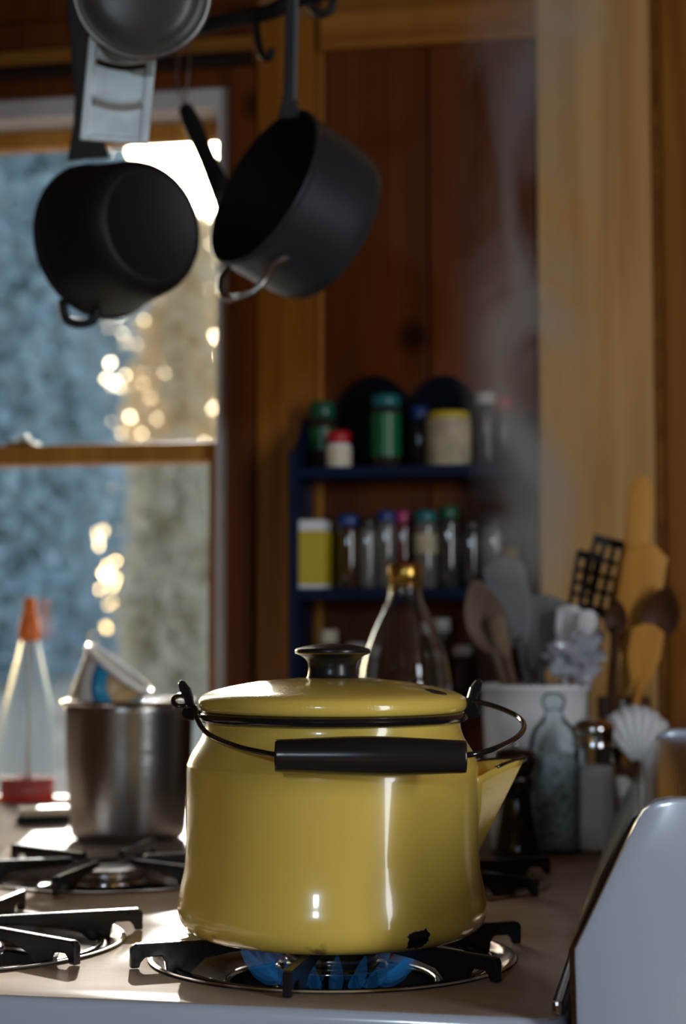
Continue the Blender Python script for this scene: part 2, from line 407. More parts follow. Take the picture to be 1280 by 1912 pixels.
for a_, c_ in ((tc.outputs['Object'], mp.inputs[0]), (mp.outputs[0], n1.inputs['Vector']), (tc.outputs['Object'], n2.inputs['Vector']), (n2.outputs['Fac'], r2.inputs[0]), (r2.outputs[0], p.inputs['Base Color']), (tc.outputs['Object'], vo.inputs['Vector']), (vo.outputs['Distance'], vr.inputs[0]), (vr.outputs[0], ma.inputs[0]), (n1.outputs['Fac'], ma.inputs[2]), (ma.outputs[0], b.inputs['Height']), (b.outputs[0], p.inputs['Normal'])): link(n, a_, c_)
p.inputs['Roughness'].default_value = .6; p.inputs['Specular IOR Level'].default_value = .0; p.inputs['Coat Weight'].default_value = .20; p.inputs['Coat Roughness'].default_value = .135
cook = auto_smooth(mb.build('cooktop', mt, stove), 30); cook.data.materials.append(M['enamel_white'])
for pl in cook.data.polygons:
    c_ = pl.center+Vector((-.16, .26, ZF))
    if c_.z < -.0008 and (c_.x < SX0 or c_.x > SX1 or c_.y < SY0 or c_.y > SY1): pl.material_index = 1
ca = MB()
ca.box((SX0-.003, SY0-.001, ZF+.10), (SX0+.02, SY1, -.054)); ca.box((SX0, SY0-.001, ZF+.02), (SX1+.1, SY0+.02, -.054), .002)
ca.box((SX0, SY1-.02, ZF+.02), (SX1+.1, SY1, -.054)); ca.box((SX0+.02, SY0, ZF+.02), (SX1+.1, SY1, ZF+.1)); ca.box((SX0+.02, SY0+.019, -.10), (SX1+.1, SY1-.019, -.075))
ca.build('cabinet_body', 'enamel_white', stove)
for i in range(5):
    kn = MB().lathe([(0, .0), (.022, 0), (.022, .012), (.016, .018), (0, .018)], (SX0-.003, SY0+.1+i*.12, -.09), 24, axis=(-1, 0, 0)).build('knob', 'black_plastic', stove)
# backguard
bgp = [(.1605, -.03), (.1580, .040), (.190, .107), (.1955, .1165), (.2025, .1215), (.2115, .1238), (.262, .1242), (.262, -.03)]
capp = [(.1640, -.06), (.1620, .0435), (.1965, .1150), (.2015, .1235), (.2085, .1285), (.2185, .1305), (.268, .131), (.268, -.06)]
mt, n, p = newmat('brushed_steel')
p.inputs['Base Color'].default_value = (.095, .082, .075, 1); p.inputs['Metallic'].default_value = 1; p.inputs['Roughness'].default_value = .15
tc = n.nodes.new('ShaderNodeTexCoord'); mp = n.nodes.new('ShaderNodeMapping'); mp.inputs['Scale'].default_value = (500, 3, 500)
n1 = n.nodes.new('ShaderNodeTexNoise'); b = n.nodes.new('ShaderNodeBump'); b.inputs['Strength'].default_value = .12; b.inputs['Distance'].default_value = .0006
link(n, tc.outputs['Object'], mp.inputs[0]); link(n, mp.outputs[0], n1.inputs['Vector']); link(n, n1.outputs['Fac'], b.inputs['Height']); link(n, b.outputs[0], p.inputs['Normal'])
M['brushed'] = mt
o = MB().prism([(x, z) for x, z in bgp], (0, .262, 0), (1, 0, 0), (0, 0, 1), (0, 1, 0), .70).build('backguard_panel', 'brushed', stove); auto_smooth(o, 25)
for yy in (-.097, .610):
    o = MB().prism(capp, (0, yy, 0), (1, 0, 0), (0, 0, 1), (0, 1, 0), .018, .0035).build('end_cap', 'enamel_white', stove); auto_smooth(o, 40); o['label'] = 'glossy white enamel end cap of the backguard'
MB().box((.1470, -.078, .0), (.1535, .598, .0085), .0025).build('trim_strip', 'chrome', stove)
MB().box((.157, -.09, -.05), (.262, .60, -.02)).build('backguard_base', 'enamel_white', stove)

# burner grates: six fins on a ring
def make_grate(cx, cy):
    t = thing('burner_grate', (cx, cy, 0), '', 'grate', 'cast burner grates on the range')
    prof = [(.1425, .0006), (.1425, .0130), (.1412, .0156), (.1385, .0166), (.036, .0166), (.034, .0150), (.034, .0105), (.075, .0070), (.092, .0035), (.1005, -.0040), (.1030, -.0058), (.1175, -.0058), (.1190, .0035), (.1215, .0072), (.1325, .0072), (.1355, .0040), (.1365, .0006)]
    first = None
    for k in range(6):
        a = math.radians(30+60*k); d = Vector((math.cos(a), math.sin(a), 0)); q = Vector((-d.y, d.x, 0))
        MB().prism(prof, (cx, cy, 0), d, Z, q, .0058, .0012).build('fin', 'grate_iron', t)
    MB().tube([(cx+.110*math.cos(2*PI*i/40), cy+.110*math.sin(2*PI*i/40), -.0035) for i in range(40)], .0032, 8, closed=True, smooth_path=False).build('ring', 'grate_iron', t)
    return t
gl_ = ['black six-finned grate carrying the yellow kettle', 'black six-finned grate beside the yellow kettle, next to the range edge', 'black six-finned grate on the far burner near the steel pot', 'black six-finned grate hidden behind the yellow kettle']
g0 = make_grate(*BC[0]); g0['label'] = gl_[0]
for i in (1, 2, 3): c = copy_tree(g0, (BC[i][0], BC[i][1], 0)); c['label'] = gl_[i]

# drip bowls and burners
mt, n, p = newmat('drip_bowl_enamel')
tc = n.nodes.new('ShaderNodeTexCoord'); n1 = n.nodes.new('ShaderNodeTexNoise'); n1.inputs['Scale'].default_value = 28; n1.inputs['Detail'].default_value = 7
r1 = n.nodes.new('ShaderNodeValToRGB'); r1.color_ramp.elements[0].position = .36; r1.color_ramp.elements[0].color = (.20, .10, .05, 1); r1.color_ramp.elements[1].position = .52; r1.color_ramp.elements[1].color = (.52, .48, .44, 1)
link(n, tc.outputs['Object'], n1.inputs['Vector']); link(n, n1.outputs['Fac'], r1.inputs[0]); link(n, r1.outputs[0], p.inputs['Base Color'])
p.inputs['Roughness'].default_value = .22; p.inputs['Metallic'].default_value = .45
M['bowl'] = mt
M['void'] = pm('burner_box', (.012, .012, .014), .5)
def make_bowl(cx, cy):
    t = thing('drip_bowl', (cx, cy, -.03), '', 'drip bowl', 'drip bowls round the burners')
    MB().lathe([(.1275, .0012), (.126, .0022), (.1235, .0016), (.121, -.001), (.114, -.007), (.100, -.013), (.080, -.018), (.074, -.0185)], (cx, cy, 0), 64).build('dish', 'bowl', t)
    MB().lathe([(.0735+.003*math.cos(a), -.0175+.003*math.sin(a)) for a in [2*PI*i/10 for i in range(11)]], (cx, cy, 0), 48).build('inner_ring', 'chrome', t)
    MB().lathe([(.074, -.020), (.072, -.045), (.05, -.06), (0, -.06)], (cx, cy, 0), 40).build('burner_well', 'void', t)
    return t
bl = ['stained drip bowl round the lit burner under the kettle', 'drip bowl beside the yellow kettle, next to the range edge', 'drip bowl of the far burner near the steel pot', 'drip bowl hidden behind the yellow kettle']
b0 = make_bowl(*BC[0]); b0['label'] = bl[0]
for i in (1, 2, 3): c = copy_tree(b0, (BC[i][0], BC[i][1], -.03)); c['label'] = bl[i]
def make_burner(cx, cy):
    t = thing('gas_burner', (cx, cy, -.06), '', 'burner', 'gas burners of the range')
    MB().lathe([(0, -.06), (.020, -.06), (.020, -.034), (.040, -.030), (.042, -.026), (.042, -.0215), (.0385, -.0200), (.0375, -.018), (.0375, -.009), (.0395, -.0075), (.0395, -.0045), (.036, -.003), (0, -.003)], (cx, cy, 0), 48).build('burner_head', 'chrome', t)
    MB().lathe([(0, -.003), (.030, -.003), (.0325, -.001), (.0325, .003), (.029, .0055), (.012, .0065), (0, .0065)], (cx, cy, 0), 40).build('burner_cap', 'steel', t)
    first = None
    for k in range(28):
        a = 2*PI*k/28; d = Vector((math.cos(a), math.sin(a), 0)); q = Vector((-d.y, d.x, 0)); c0 = Vector((cx, cy, -.0135))+d*.0375
        sl = (.35 if k % 2 else -.35)
        MB().prism([(-.0008-sl*.003, -.0032), (.0008-sl*.003, -.0032), (.0008+sl*.003, .0032), (-.0008+sl*.003, .0032)], c0, q, Z, d, .0009).build('port', 'void', t)
    return t
ul = ['lit gas burner under the yellow kettle', 'unlit gas burner beside the kettle, next to the range edge', 'unlit gas burner on the far side near the steel pot', 'unlit gas burner hidden behind the yellow kettle']
u0 = make_burner(*BC[0]); u0['label'] = ul[0]
for i in (1, 2, 3): c = copy_tree(u0, (BC[i][0], BC[i][1], -.06)); c['label'] = ul[i]
# blue gas flames
mt, n, p = newmat('gas_flame')
n.nodes.remove(p)
em = n.nodes.new('ShaderNodeEmission'); em.inputs[0].default_value = (.05, .38, 1.0, 1); em.inputs[1].default_value = .8
tr = n.nodes.new('ShaderNodeBsdfTransparent'); mx = n.nodes.new('ShaderNodeMixShader'); mx.inputs[0].default_value = .022
link(n, tr.outputs[0], mx.inputs[1]); link(n, em.outputs[0], mx.inputs[2]); link(n, mx.outputs[0], n.nodes['Material Output'].inputs[0])
M['flame'] = mt
fl = thing('gas_flame', (KX, KY, -.014), 'ring of blue gas flames under the kettle', 'flame')
me0 = None
for k in range(22):
    a = 2*PI*k/22+.1
    if me0 is None:
        o = MB().tube([(KX+.038, KY, -.013), (KX+.045, KY, -.0115), (KX+.053, KY, -.006), (KX+.060, KY, .002), (KX+.066, KY, .011)], [.0022, .0042, .0048, .0036, .0006], 10).build('flame', 'flame', fl); me0 = o.data
    else:
        o = bpy.data.objects.new('flame', me0); COL.objects.link(o); o.parent = fl
    o.rotation_euler = (0, 0, a); s_ = random.uniform(.92, 1.08); o.scale = (s_, s_, s_)

# ================================================================== THE KETTLE
KD = depth((KX, KY, 0))
def kp(px, py, off=0.): return atd(px, py, KD+off)
kettle = thing('enamel_kettle', (KX, KY, .0166), 'chipped mustard yellow enamel kettle with black bail handle over the flame', 'kettle')
def enamel(name, chips, grime):
    m, n, p = newmat(name)
    tc = n.nodes.new('ShaderNodeTexCoord')
    base = (.86, .61, .115, 1)
    n1 = n.nodes.new('ShaderNodeTexNoise'); n1.inputs['Scale'].default_value = 120; n1.inputs['Detail'].default_value = 5
    link(n, tc.outputs['Object'], n1.inputs['Vector'])
    col = n.nodes.new('ShaderNodeMixRGB'); col.inputs[1].default_value = base; col.inputs[2].default_value = (.10, .055, .02, 1)
    sx = n.nodes.new('ShaderNodeSeparateXYZ'); link(n, tc.outputs['Object'], sx.inputs[0])
    n3 = n.nodes.new('ShaderNodeTexNoise'); n3.inputs['Scale'].default_value = 38; n3.inputs['Detail'].default_value = 8; link(n, tc.outputs['Object'], n3.inputs['Vector'])
    hz = n.nodes.new('ShaderNodeMapRange'); hz.inputs['From Min'].default_value = .030; hz.inputs['From Max'].default_value = .0; hz.inputs['To Max'].default_value = .16
    gr = n.nodes.new('ShaderNodeMath'); gr.operation = 'ADD'; g2 = n.nodes.new('ShaderNodeMapRange'); g2.inputs['From Min'].default_value = .74; g2.inputs['From Max'].default_value = .84; g2.inputs['To Max'].default_value = .75 if grime else 0
    link(n, sx.outputs['Z'], hz.inputs['Value']); link(n, hz.outputs[0], gr.inputs[0]); link(n, n3.outputs['Fac'], gr.inputs[1]); link(n, gr.outputs[0], g2.inputs['Value']); link(n, g2.outputs[0], col.inputs[0])
    src = col.outputs[0]
    for (cx, cy, cz), rx, asp in chips:
        # signed distance of an irregular chip: black core, pale broken edge
        sub = n.nodes.new('ShaderNodeVectorMath'); sub.operation = 'SUBTRACT'; sub.inputs[1].default_value = (cx, cy, cz); link(n, tc.outputs['Object'], sub.inputs[0])
        sc_ = n.nodes.new('ShaderNodeVectorMath'); sc_.operation = 'MULTIPLY'; sc_.inputs[1].default_value = asp; link(n, sub.outputs[0], sc_.inputs[0])
        ln = n.nodes.new('ShaderNodeVectorMath'); ln.operation = 'LENGTH'; link(n, sc_.outputs[0], ln.inputs[0])
        no = n.nodes.new('ShaderNodeTexNoise'); no.inputs['Scale'].default_value = 150; link(n, tc.outputs['Object'], no.inputs['Vector'])
        ad = n.nodes.new('ShaderNodeMath'); ad.operation = 'MULTIPLY_ADD'; ad.inputs[1].default_value = rx*1.2; link(n, no.outputs['Fac'], ad.inputs[0]); link(n, ln.outputs['Value'], ad.inputs[2])
        dv = n.nodes.new('ShaderNodeMath'); dv.operation = 'DIVIDE'; dv.inputs[1].default_value = rx*1.6; link(n, ad.outputs[0], dv.inputs[0])
        rp = n.nodes.new('ShaderNodeValToRGB'); e = rp.color_ramp.elements
        e[0].position = 0; e[0].color = (1, 1, 1, 1); e[1].position = .97; e[1].color = (0, 0, 0, 1); a = e.new(.93); a.color = (1, 1, 1, 1); link(n, dv.outputs[0], rp.inputs[0])
        rq = n.nodes.new('ShaderNodeValToRGB'); e = rq.color_ramp.elements; e[0].position = .96; e[0].color = (1, 1, 1, 1); e[1].position = 1.0; e[1].color = (0, 0, 0, 1); link(n, dv.outputs[0], rq.inputs[0])
        mA = n.nodes.new('ShaderNodeMixRGB'); mA.inputs[2].default_value = (.42, .38, .30, 1); link(n, rq.outputs[0], mA.inputs[0]); link(n, src, mA.inputs[1])
        mB = n.nodes.new('ShaderNodeMixRGB'); mB.inputs[2].default_value = (.012, .011, .013, 1); link(n, rp.outputs[0], mB.inputs[0]); link(n, mA.outputs[0], mB.inputs[1]); src = mB.outputs[0]
    link(n, src, p.inputs['Base Color'])
    p.inputs['Roughness'].default_value = .22; p.inputs['Coat Weight'].default_value = .6; p.inputs['Coat Roughness'].default_value = .06; p.inputs['Specular IOR Level'].default_value = .4
    return m
base = Vector((KX, KY, .0166))
c1 = Vector((KX, KY, 0)) + Vector((-G.x, -G.y, 0))*.088 + R*.0545; c1.z = .0265
c2 = Vector((KX, KY, 0)) - G*.040 + R*.070; c2.z = .1840
M['k_body'] = enamel('kettle_enamel', [(tuple(c1-base), .0092, (1, 1, 1.1))], True)
M['k_lid'] = enamel('kettle_lid_enamel', [(tuple(c2-base), .0085, (1, 1, .3))], False)
nn_ = M['k_lid'].node_tree; tc = nn_.nodes.new('ShaderNodeTexCoord'); vo = nn_.nodes.new('ShaderNodeTexVoronoi'); vo.inputs['Scale'].default_value = 420
vr = nn_.nodes.new('ShaderNodeMapRange'); vr.inputs['From Min'].default_value = .45; vr.inputs['From Max'].default_value = .1
b = nn_.nodes.new('ShaderNodeBump'); b.inputs['Strength'].default_value = .12; b.inputs['Distance'].default_value = .0006   # fine condensation
link(nn_, tc.outputs['Object'], vo.inputs['Vector']); link(nn_, vo.outputs['Distance'], vr.inputs['Value']); link(nn_, vr.outputs[0], b.inputs['Height']); link(nn_, b.outputs[0], nn_.nodes['Principled BSDF'].inputs['Normal'])
body = [(0, .0170), (.086, .0168), (.095, .0182), (.1018, .0222), (.1060, .0280), (.1074, .0345), (.1068, .0420), (.1048, .0510), (.1030, .0600), (.1020, .0700), (.1017, .0800), (.1017, .1270), (.1010, .1335), (.0985, .1400), (.0948, .1460), (.0918, .1510), (.0900, .1560), (.0893, .1600), (.0893, .1660)]
def densify(pr, k=3):
    o, _ = catmull([Vector((r, z, 0)) for r, z in pr], .1, sub=k); return [(max(v.x, 0), v.y) for v in o]
MB().lathe(body[:2]+densify(body[1:], 3), (KX, KY, 0), 96).build('body', 'k_body', kettle)
MB().lathe([(.0905+.0042*math.cos(a), .1655+.0036*math.sin(a)) for a in [2*PI*i/14 for i in range(15)]], (KX, KY, 0), 96).build('rim', 'black_enamel', kettle)
lid = MB().lathe(densify([(.080, .1690), (.0895, .1690), (.0925, .1705), (.0938, .1735), (.0932, .1775), (.0900, .1808), (.080, .1842), (.060, .1882), (.040, .1908), (.020, .1922), (.001, .1926)], 3)+[(0, .1926)], (KX, KY, 0), 96).build('lid', 'k_lid', kettle)
MB().lathe(densify([(.0001, .190), (.0182, .190), (.0176, .1935), (.0169, .1985), (.0176, .2030), (.0205, .2066), (.0246, .2086), (.0262, .2098), (.0262, .2116), (.0246, .2130), (.0150, .2152), (.0001, .2164)], 3), (KX, KY, 0), 64).build('knob', 'black_plastic', lid)
MB().lathe([(.0258+.0005*math.cos(a), .2096+.0005*math.sin(a)) for a in [2*PI*i/8 for i in range(9)]], (KX, KY, 0), 64).build('knob_ring', 'steel', lid)
# spout: open V-shaped pouring lip
sd = (R*math.cos(math.radians(16))+G*math.sin(math.radians(16))); sq = Vector((-sd.y, sd.x, 0)); K0 = Vector((KX, KY, 0))
v = []; f = []; NU, NV = 15, 12
for j in range(NV+1):
    t = j/NV                                     # 0 bottom of the keel, 1 top
    z_edge = .058+t*(.1335-.058); reach = .1018+t*.0415
    half = math.radians(3+25*t**.9)
    for i in range(NU):
        u = i/(NU-1)*2-1                         # -1..1 across the V
        r0 = .1000*math.cos(half*u) if False else .1
        a = half*u
        pb = K0+sd*(.1000*math.cos(half))+sq*(.1000*math.sin(half)*u)
        prof = 1-abs(u)
        rad = .1000*math.cos(half)+(reach-.1000*math.cos(half))*prof
        zz = z_edge-(.010*abs(u)**1.6)*t
        v.append(K0+sd*rad+sq*(.1000*math.sin(half)*u*1.0)+Z*zz)
for j in range(NV):
    for i in range(NU-1): a = j*NU+i; f.append((a, a+1, a+NU+1, a+NU))
sp = MB().add(v, f).build('spout', 'k_body', kettle)
auto_smooth(sp, 18); so = sp.modifiers.new('thick', 'SOLIDIFY'); so.thickness = .0016; so.offset = 0
top = [v[NV*NU+i] for i in range(NU)]
MB().tube(top[3:NU-3], .0013, 8, smooth_path=False).build('spout_rim', 'black_enamel', kettle)
# ears, bail and grip
for sgn, ang in ((-1, math.radians(6)), (1, math.radians(9))):
    d = (R*math.cos(ang)+G*math.sin(ang))*sgn; q = Z.cross(d)
    out = [(.0905, .1630), (.1010, .1630), (.1050, .1650), (.1052, .1700), (.1030, .1740), (.1040, .1790), (.1070, .1840), (.1078, .1885), (.1060, .1912), (.1030, .1900), (.0990, .1850), (.0968, .1780), (.0955, .1710), (.0905, .1690)]
    MB().prism(out, K0, d, Z, q, .0045, .0012).build('ear', 'black_enamel', kettle)
wl = [kp(360, 1306, -.006), kp(338, 1299, -.004), kp(323, 1305, -.010), kp(330, 1318, -.016), kp(352, 1318, -.016), kp(364, 1322, -.020), kp(368, 1343, -.030), kp(388, 1370, -.052), kp(440, 1393, -.090), kp(500, 1407, -.117), kp(530, 1411, -.120)]
wr_ = [kp(850, 1411, -.120), kp(885, 1408, -.119), kp(925, 1397, -.108), kp(965, 1376, -.080), kp(978, 1356, -.045), kp(966, 1338, -.015), kp(930, 1321, .004), kp(893, 1311, .013), kp(872, 1308, .016), kp(866, 1304, .016)]
MB().tube(wl, .00185, 10).build('bail_wire', 'black_enamel', kettle)
MB().tube(wr_, .00185, 10).build('bail_wire', 'black_enamel', kettle)
ga, gb = kp(513, 1411, -.120), kp(870, 1413, -.120); L = (gb-ga).length
M['grip'] = wood('grip_wood', (.016, .015, .015), (.007, .007, .008), axis=0, rough=.33, knots=False, scale=1.5)
M['grip'].node_tree.nodes['Principled BSDF'].inputs['Specular IOR Level'].default_value = .6; M['grip'].node_tree.nodes['Principled BSDF'].inputs['Roughness'].default_value = .24
mb = MB().lathe(densify([(.001, 0), (.0088, 0), (.0102, .0015), (.0107, L*.1), (.0122, L*.35), (.0126, L*.5), (.0122, L*.65), (.0107, L*.9), (.0102, L-.0015), (.0088, L), (.001, L)], 3), ga, 40, axis=gb-ga)
mb.build('handle_grip', 'grip', kettle)

# ================================================================== STEAM
mt, n, p = newmat('steam'); n.nodes.remove(p)
vs = n.nodes.new('ShaderNodeVolumeScatter'); vs.inputs['Color'].default_value = (.95, .96, 1, 1); vs.inputs['Anisotropy'].default_value = .1
tc = n.nodes.new('ShaderNodeTexCoord'); mp = n.nodes.new('ShaderNodeMapping'); mp.inputs['Scale'].default_value = (1, 1, .55)
n1 = n.nodes.new('ShaderNodeTexNoise'); n1.inputs['Scale'].default_value = 9; n1.inputs['Detail'].default_value = 5; n1.inputs['Distortion'].default_value = 1.2
r1 = n.nodes.new('ShaderNodeMapRange'); r1.inputs['From Min'].default_value = .47; r1.inputs['From Max'].default_value = .70; r1.inputs['To Max'].default_value = 20.0
link(n, tc.outputs['Object'], mp.inputs[0]); link(n, mp.outputs[0], n1.inputs['Vector']); link(n, n1.outputs['Fac'], r1.inputs['Value']); SV = (n, r1, vs, tc); link(n, vs.outputs[0], n.nodes['Material Output'].inputs['Volume'])
M['steam'] = mt
pts = [kp(958, 1400, .03), kp(965, 1330, .05), kp(975, 1200, .09), kp(985, 1020, .14), kp(985, 800, .19), kp(990, 560, .22), kp(1000, 300, .24), kp(1010, 20, .26), kp(1010, -150, .26)]
n, r1, vs, tc = SV; top_ = pts[-1]-pts[0]
def mnode(op, a, b=None, c=None):
    k = n.nodes.new('ShaderNodeMath'); k.operation = op
    for i, x_ in enumerate((a, b, c)):
        if x_ is None: continue
        if isinstance(x_, (int, float)): k.inputs[i].default_value = x_
        else: link(n, x_, k.inputs[i])
    return k.outputs[0]
sx = n.nodes.new('ShaderNodeSeparateXYZ'); link(n, tc.outputs['Object'], sx.inputs[0])
tpar = mnode('DIVIDE', sx.outputs['Z'], top_.z)
def curve(vals):
    k = n.nodes.new('ShaderNodeFloatCurve'); cu = k.mapping.curves[0]
    k.mapping.use_clip = False
    while len(cu.points) > 2: cu.points.remove(cu.points[1])
    cu.points[0].location = vals[0]; cu.points[1].location = vals[-1]
    for q_ in vals[1:-1]: cu.points.new(*q_)
    k.mapping.update(); link(n, tpar, k.inputs['Value']); return k.outputs[0]
ts = [(q_.z-pts[0].z)/top_.z for q_ in pts]
ox = curve([(t_, q_.x-pts[0].x) for t_, q_ in zip(ts, pts)]); oy = curve([(t_, q_.y-pts[0].y) for t_, q_ in zip(ts, pts)])
orr = curve([(t_, r_) for t_, r_ in zip(ts, [.010, .018, .034, .052, .066, .078, .085, .088, .07])])
dx = mnode('SUBTRACT', sx.outputs['X'], ox); dy = mnode('SUBTRACT', sx.outputs['Y'], oy)
dd = mnode('DIVIDE', mnode('SQRT', mnode('ADD', mnode('MULTIPLY', dx, dx), mnode('MULTIPLY', dy, dy))), orr)
fall = n.nodes.new('ShaderNodeMapRange'); fall.interpolation_type = 'SMOOTHSTEP'; fall.inputs['From Min'].default_value = .95; fall.inputs['From Max'].default_value = .15
link(n, dd, fall.inputs['Value']); link(n, mnode('MULTIPLY', r1.outputs[0], fall.outputs[0]), vs.inputs['Density'])
stm = MB().tube(pts, [.010, .018, .034, .052, .066, .078, .085, .088, .07], 20).build('steam', 'steam', loc=pts[0])
tag(stm, 'thin grey steam rising from the kettle spout', 'steam', kind='stuff')

# ================================================================== POT, TUB AND BOTTLE UNDER THE WINDOW
def lathe_thing(name, label, cat, loc, parts, group=None):
    t = thing(name, loc, label, cat, group)
    for pn, prof, mat, seg in parts: MB().lathe(prof, loc, seg).build(pn, mat, t)
    return t
ZT = -.006                                   # worktop surface
pc = onz(240, 1583, ZT); pc = Vector((ony(240, 1450, pc.y+.075).x, pc.y+.075, ZT)); ps = F/depth(pc)
mt, n, p = newmat('brushed_pot'); p.inputs['Base Color'].default_value = (.36, .34, .32, 1); p.inputs['Metallic'].default_value = 1; p.inputs['Roughness'].default_value = .26
tc = n.nodes.new('ShaderNodeTexCoord'); mp = n.nodes.new('ShaderNodeMapping'); mp.inputs['Scale'].default_value = (2, 2, 220)
n1 = n.nodes.new('ShaderNodeTexNoise'); b = n.nodes.new('ShaderNodeBump'); b.inputs['Strength'].default_value = .25; b.inputs['Distance'].default_value = .001
link(n, tc.outputs['Object'], mp.inputs[0]); link(n, mp.outputs[0], n1.inputs['Vector']); link(n, n1.outputs['Fac'], b.inputs['Height']); link(n, b.outputs[0], p.inputs['Normal'])
M['pot_steel'] = mt
pr = 120/ps; ph = HC-ZT-(1306-YH)/ps
pot = thing('stock_pot', pc, 'tall brushed steel pot with rolled rim below the window', 'pot')
MB().lathe([(0, .002), (pr*.80, .002), (pr*.86, .005), (pr*.89, .014), (pr*.97, ph*.6), (pr*.985, ph-.012), (pr*1.0, ph-.006), (pr*.985, ph-.004), (pr*.965, ph-.01), (pr*.95, ph*.6), (pr*.87, .016), (pr*.8, .006), (0, .006)], pc, 64).build('body', 'pot_steel', pot)
MB().lathe([(pr*1.005+.0032*math.cos(a), ph-.002+.0032*math.sin(a)) for a in [2*PI*i/10 for i in range(11)]], pc, 64).build('rim', 'chrome', pot)
# yoghurt tub standing tilted in the pot, printed with blue, tan and green arcs
mt, n, p = newmat('tub_print')
tc = n.nodes.new('ShaderNodeTexCoord'); sub = n.nodes.new('ShaderNodeVectorMath'); sub.operation = 'DISTANCE'
n1 = n.nodes.new('ShaderNodeTexNoise'); n1.inputs['Scale'].default_value = 60
rp = n.nodes.new('ShaderNodeValToRGB'); rp.color_ramp.interpolation = 'CONSTANT'; e = rp.color_ramp.elements
e[0].position = 0; e[0].color = (.10, .22, .03, 1); e[1].position = .22; e[1].color = (.42, .27, .12, 1)
for ps_, c_ in ((.42, (.02, .30, .52, 1)), (.58, (.015, .12, .35, 1)), (.64, (.72, .70, .66, 1)), (.82, (.50, .34, .10, 1)), (.88, (.72, .68, .60, 1))): a = e.new(ps_); a.color = c_
dv = n.nodes.new('ShaderNodeMath'); dv.operation = 'DIVIDE'; dv.inputs[1].default_value = .085
link(n, tc.outputs['Object'], sub.inputs[0]); link(n, sub.outputs['Value'], dv.inputs[0]); link(n, dv.outputs[0], rp.inputs[0]); link(n, rp.outputs[0], p.inputs['Base Color']); p.inputs['Roughness'].default_value = .35
p.inputs['Subsurface Weight'].default_value = 0
M['tub'] = mt
td = depth(pc); mouth = atd(224, 1247, td); ax = (R*.60+Z*.80-G*.05).normalized(); tl = .062
tb = mouth-ax*tl
tub = thing('yoghurt_tub', tb, 'printed white plastic tub lying tilted in the steel pot', 'tub')
sub.inputs[1].default_value = tuple(atd(252, 1290, td-.05)-tb)
MB().lathe([(0, 0), (.024, 0), (.026, .002), (.0435, tl-.004), (.0425, tl-.004), (.025, .004), (0, .004)], tb, 48, axis=ax).build('cup', 'tub', tub)
MB().lathe([(.0440+.0024*math.cos(a), tl-.002+.0032*math.sin(a)) for a in [2*PI*i/10 for i in range(11)]], tb, 48, axis=ax).build('rim', 'white', tub)
# squeeze bottle with orange cap
bc = onz(52, 1500, ZT); bc = Vector((ony(52, 1400, bc.y+.02).x, bc.y+.02, ZT)); bs = F/depth(bc)
def zb(py): return HC-ZT-(py-YH)/bs
bt = thing('syrup_bottle', bc, 'clear bottle with orange nozzle cap and a little red syrup', 'bottle')
rb = 50/bs
outp = densify([(.001, 0), (rb*.92, 0), (rb, .004), (rb, zb(1400)), (rb*.9, zb(1330)), (rb*.72, zb(1280)), (rb*.42, zb(1215)), (rb*.36, zb(1195))], 4)
M['bottle_plastic'] = pm('bottle_plastic', (.80, .86, .90), .18, trans=.92, ior=1.12)
MB().lathe(outp+[(max(r-.0015, 0), max(z, .002)) for r, z in outp[::-1]], bc, 40).build('body', 'bottle_plastic', bt)
M['syrup'] = pm('red_syrup', (.60, .02, .005), .2)
MB().lathe([(0, .001), (rb*.93, .001), (rb*1.004, .004), (rb*1.004, zb(1448)), (0, zb(1448))], bc, 40).build('syrup', 'syrup', bt)
MB().lathe([(0, zb(1196)), (21/bs, zb(1196)), (21/bs, zb(1180)), (18/bs, zb(1160)), (13/bs, zb(1143)), (12/bs, zb(1120)), (10/bs, zb(1116)), (0, zb(1116))], bc, 32).build('cap', 'orange', bt)
MB().tube([bc+Z*.02, bc+Z*(zb(1196))], .003, smooth_path=False).build('dip_tube', 'cream', bt)
# sunlit bar of soap in a dish at the corner of the range
q = onz(82, 1538, ZT)
sb = thing('butter_dish', q, 'small dark dish with a pale block by the steel pot', 'dish')
s_ax = (R*.93+G*.36).normalized(); s_ay = Z.cross(s_ax)
MB().prism([(-.030, -.014), (.030, -.014), (.034, .0), (.030, .014), (-.030, .014), (-.034, 0)], q+Z*.0055, s_ax, s_ay, Z, .011, .002).build('dish', 'black_iron', sb)
MB().prism([(-.029, -.012), (.029, -.012), (.031, .0), (.029, .012), (-.029, .012), (-.031, 0)], q+Z*.0155, s_ax, s_ay, Z, .009, .002).build('block', 'cream', sb)

# ================================================================== GLASSWARE AND MILL BEHIND THE KETTLE
gc = Vector(ony(757, 1500, .76)); gc.z = ZT; gs = F/depth(gc)
def zg(py): return HC-ZT-(py-YH)/gs
bot = thing('glass_bottle', gc, 'clear glass bottle with gold screw cap behind the kettle', 'bottle')
outp = densify([(.001, 0), (84/gs, 0), (87/gs, .005), (87/gs, zg(1300)), (84/gs, zg(1260)), (76/gs, zg(1220)), (62/gs, zg(1180)), (46/gs, zg(1145)), (35/gs, zg(1122)), (31/gs, zg(1105)), (30/gs, zg(1085))], 4)
MB().lathe(outp+[(max(r-.003, 0), max(z, .004)) for r, z in outp[::-1]], gc, 48).build('body', 'glass', bot)
cap = MB().lathe([(0, zg(1052)), (28/gs, zg(1052)), (32/gs, zg(1056)), (32/gs, zg(1090)), (29.5/gs, zg(1091))], gc, 40).build('cap', 'gold', bot)
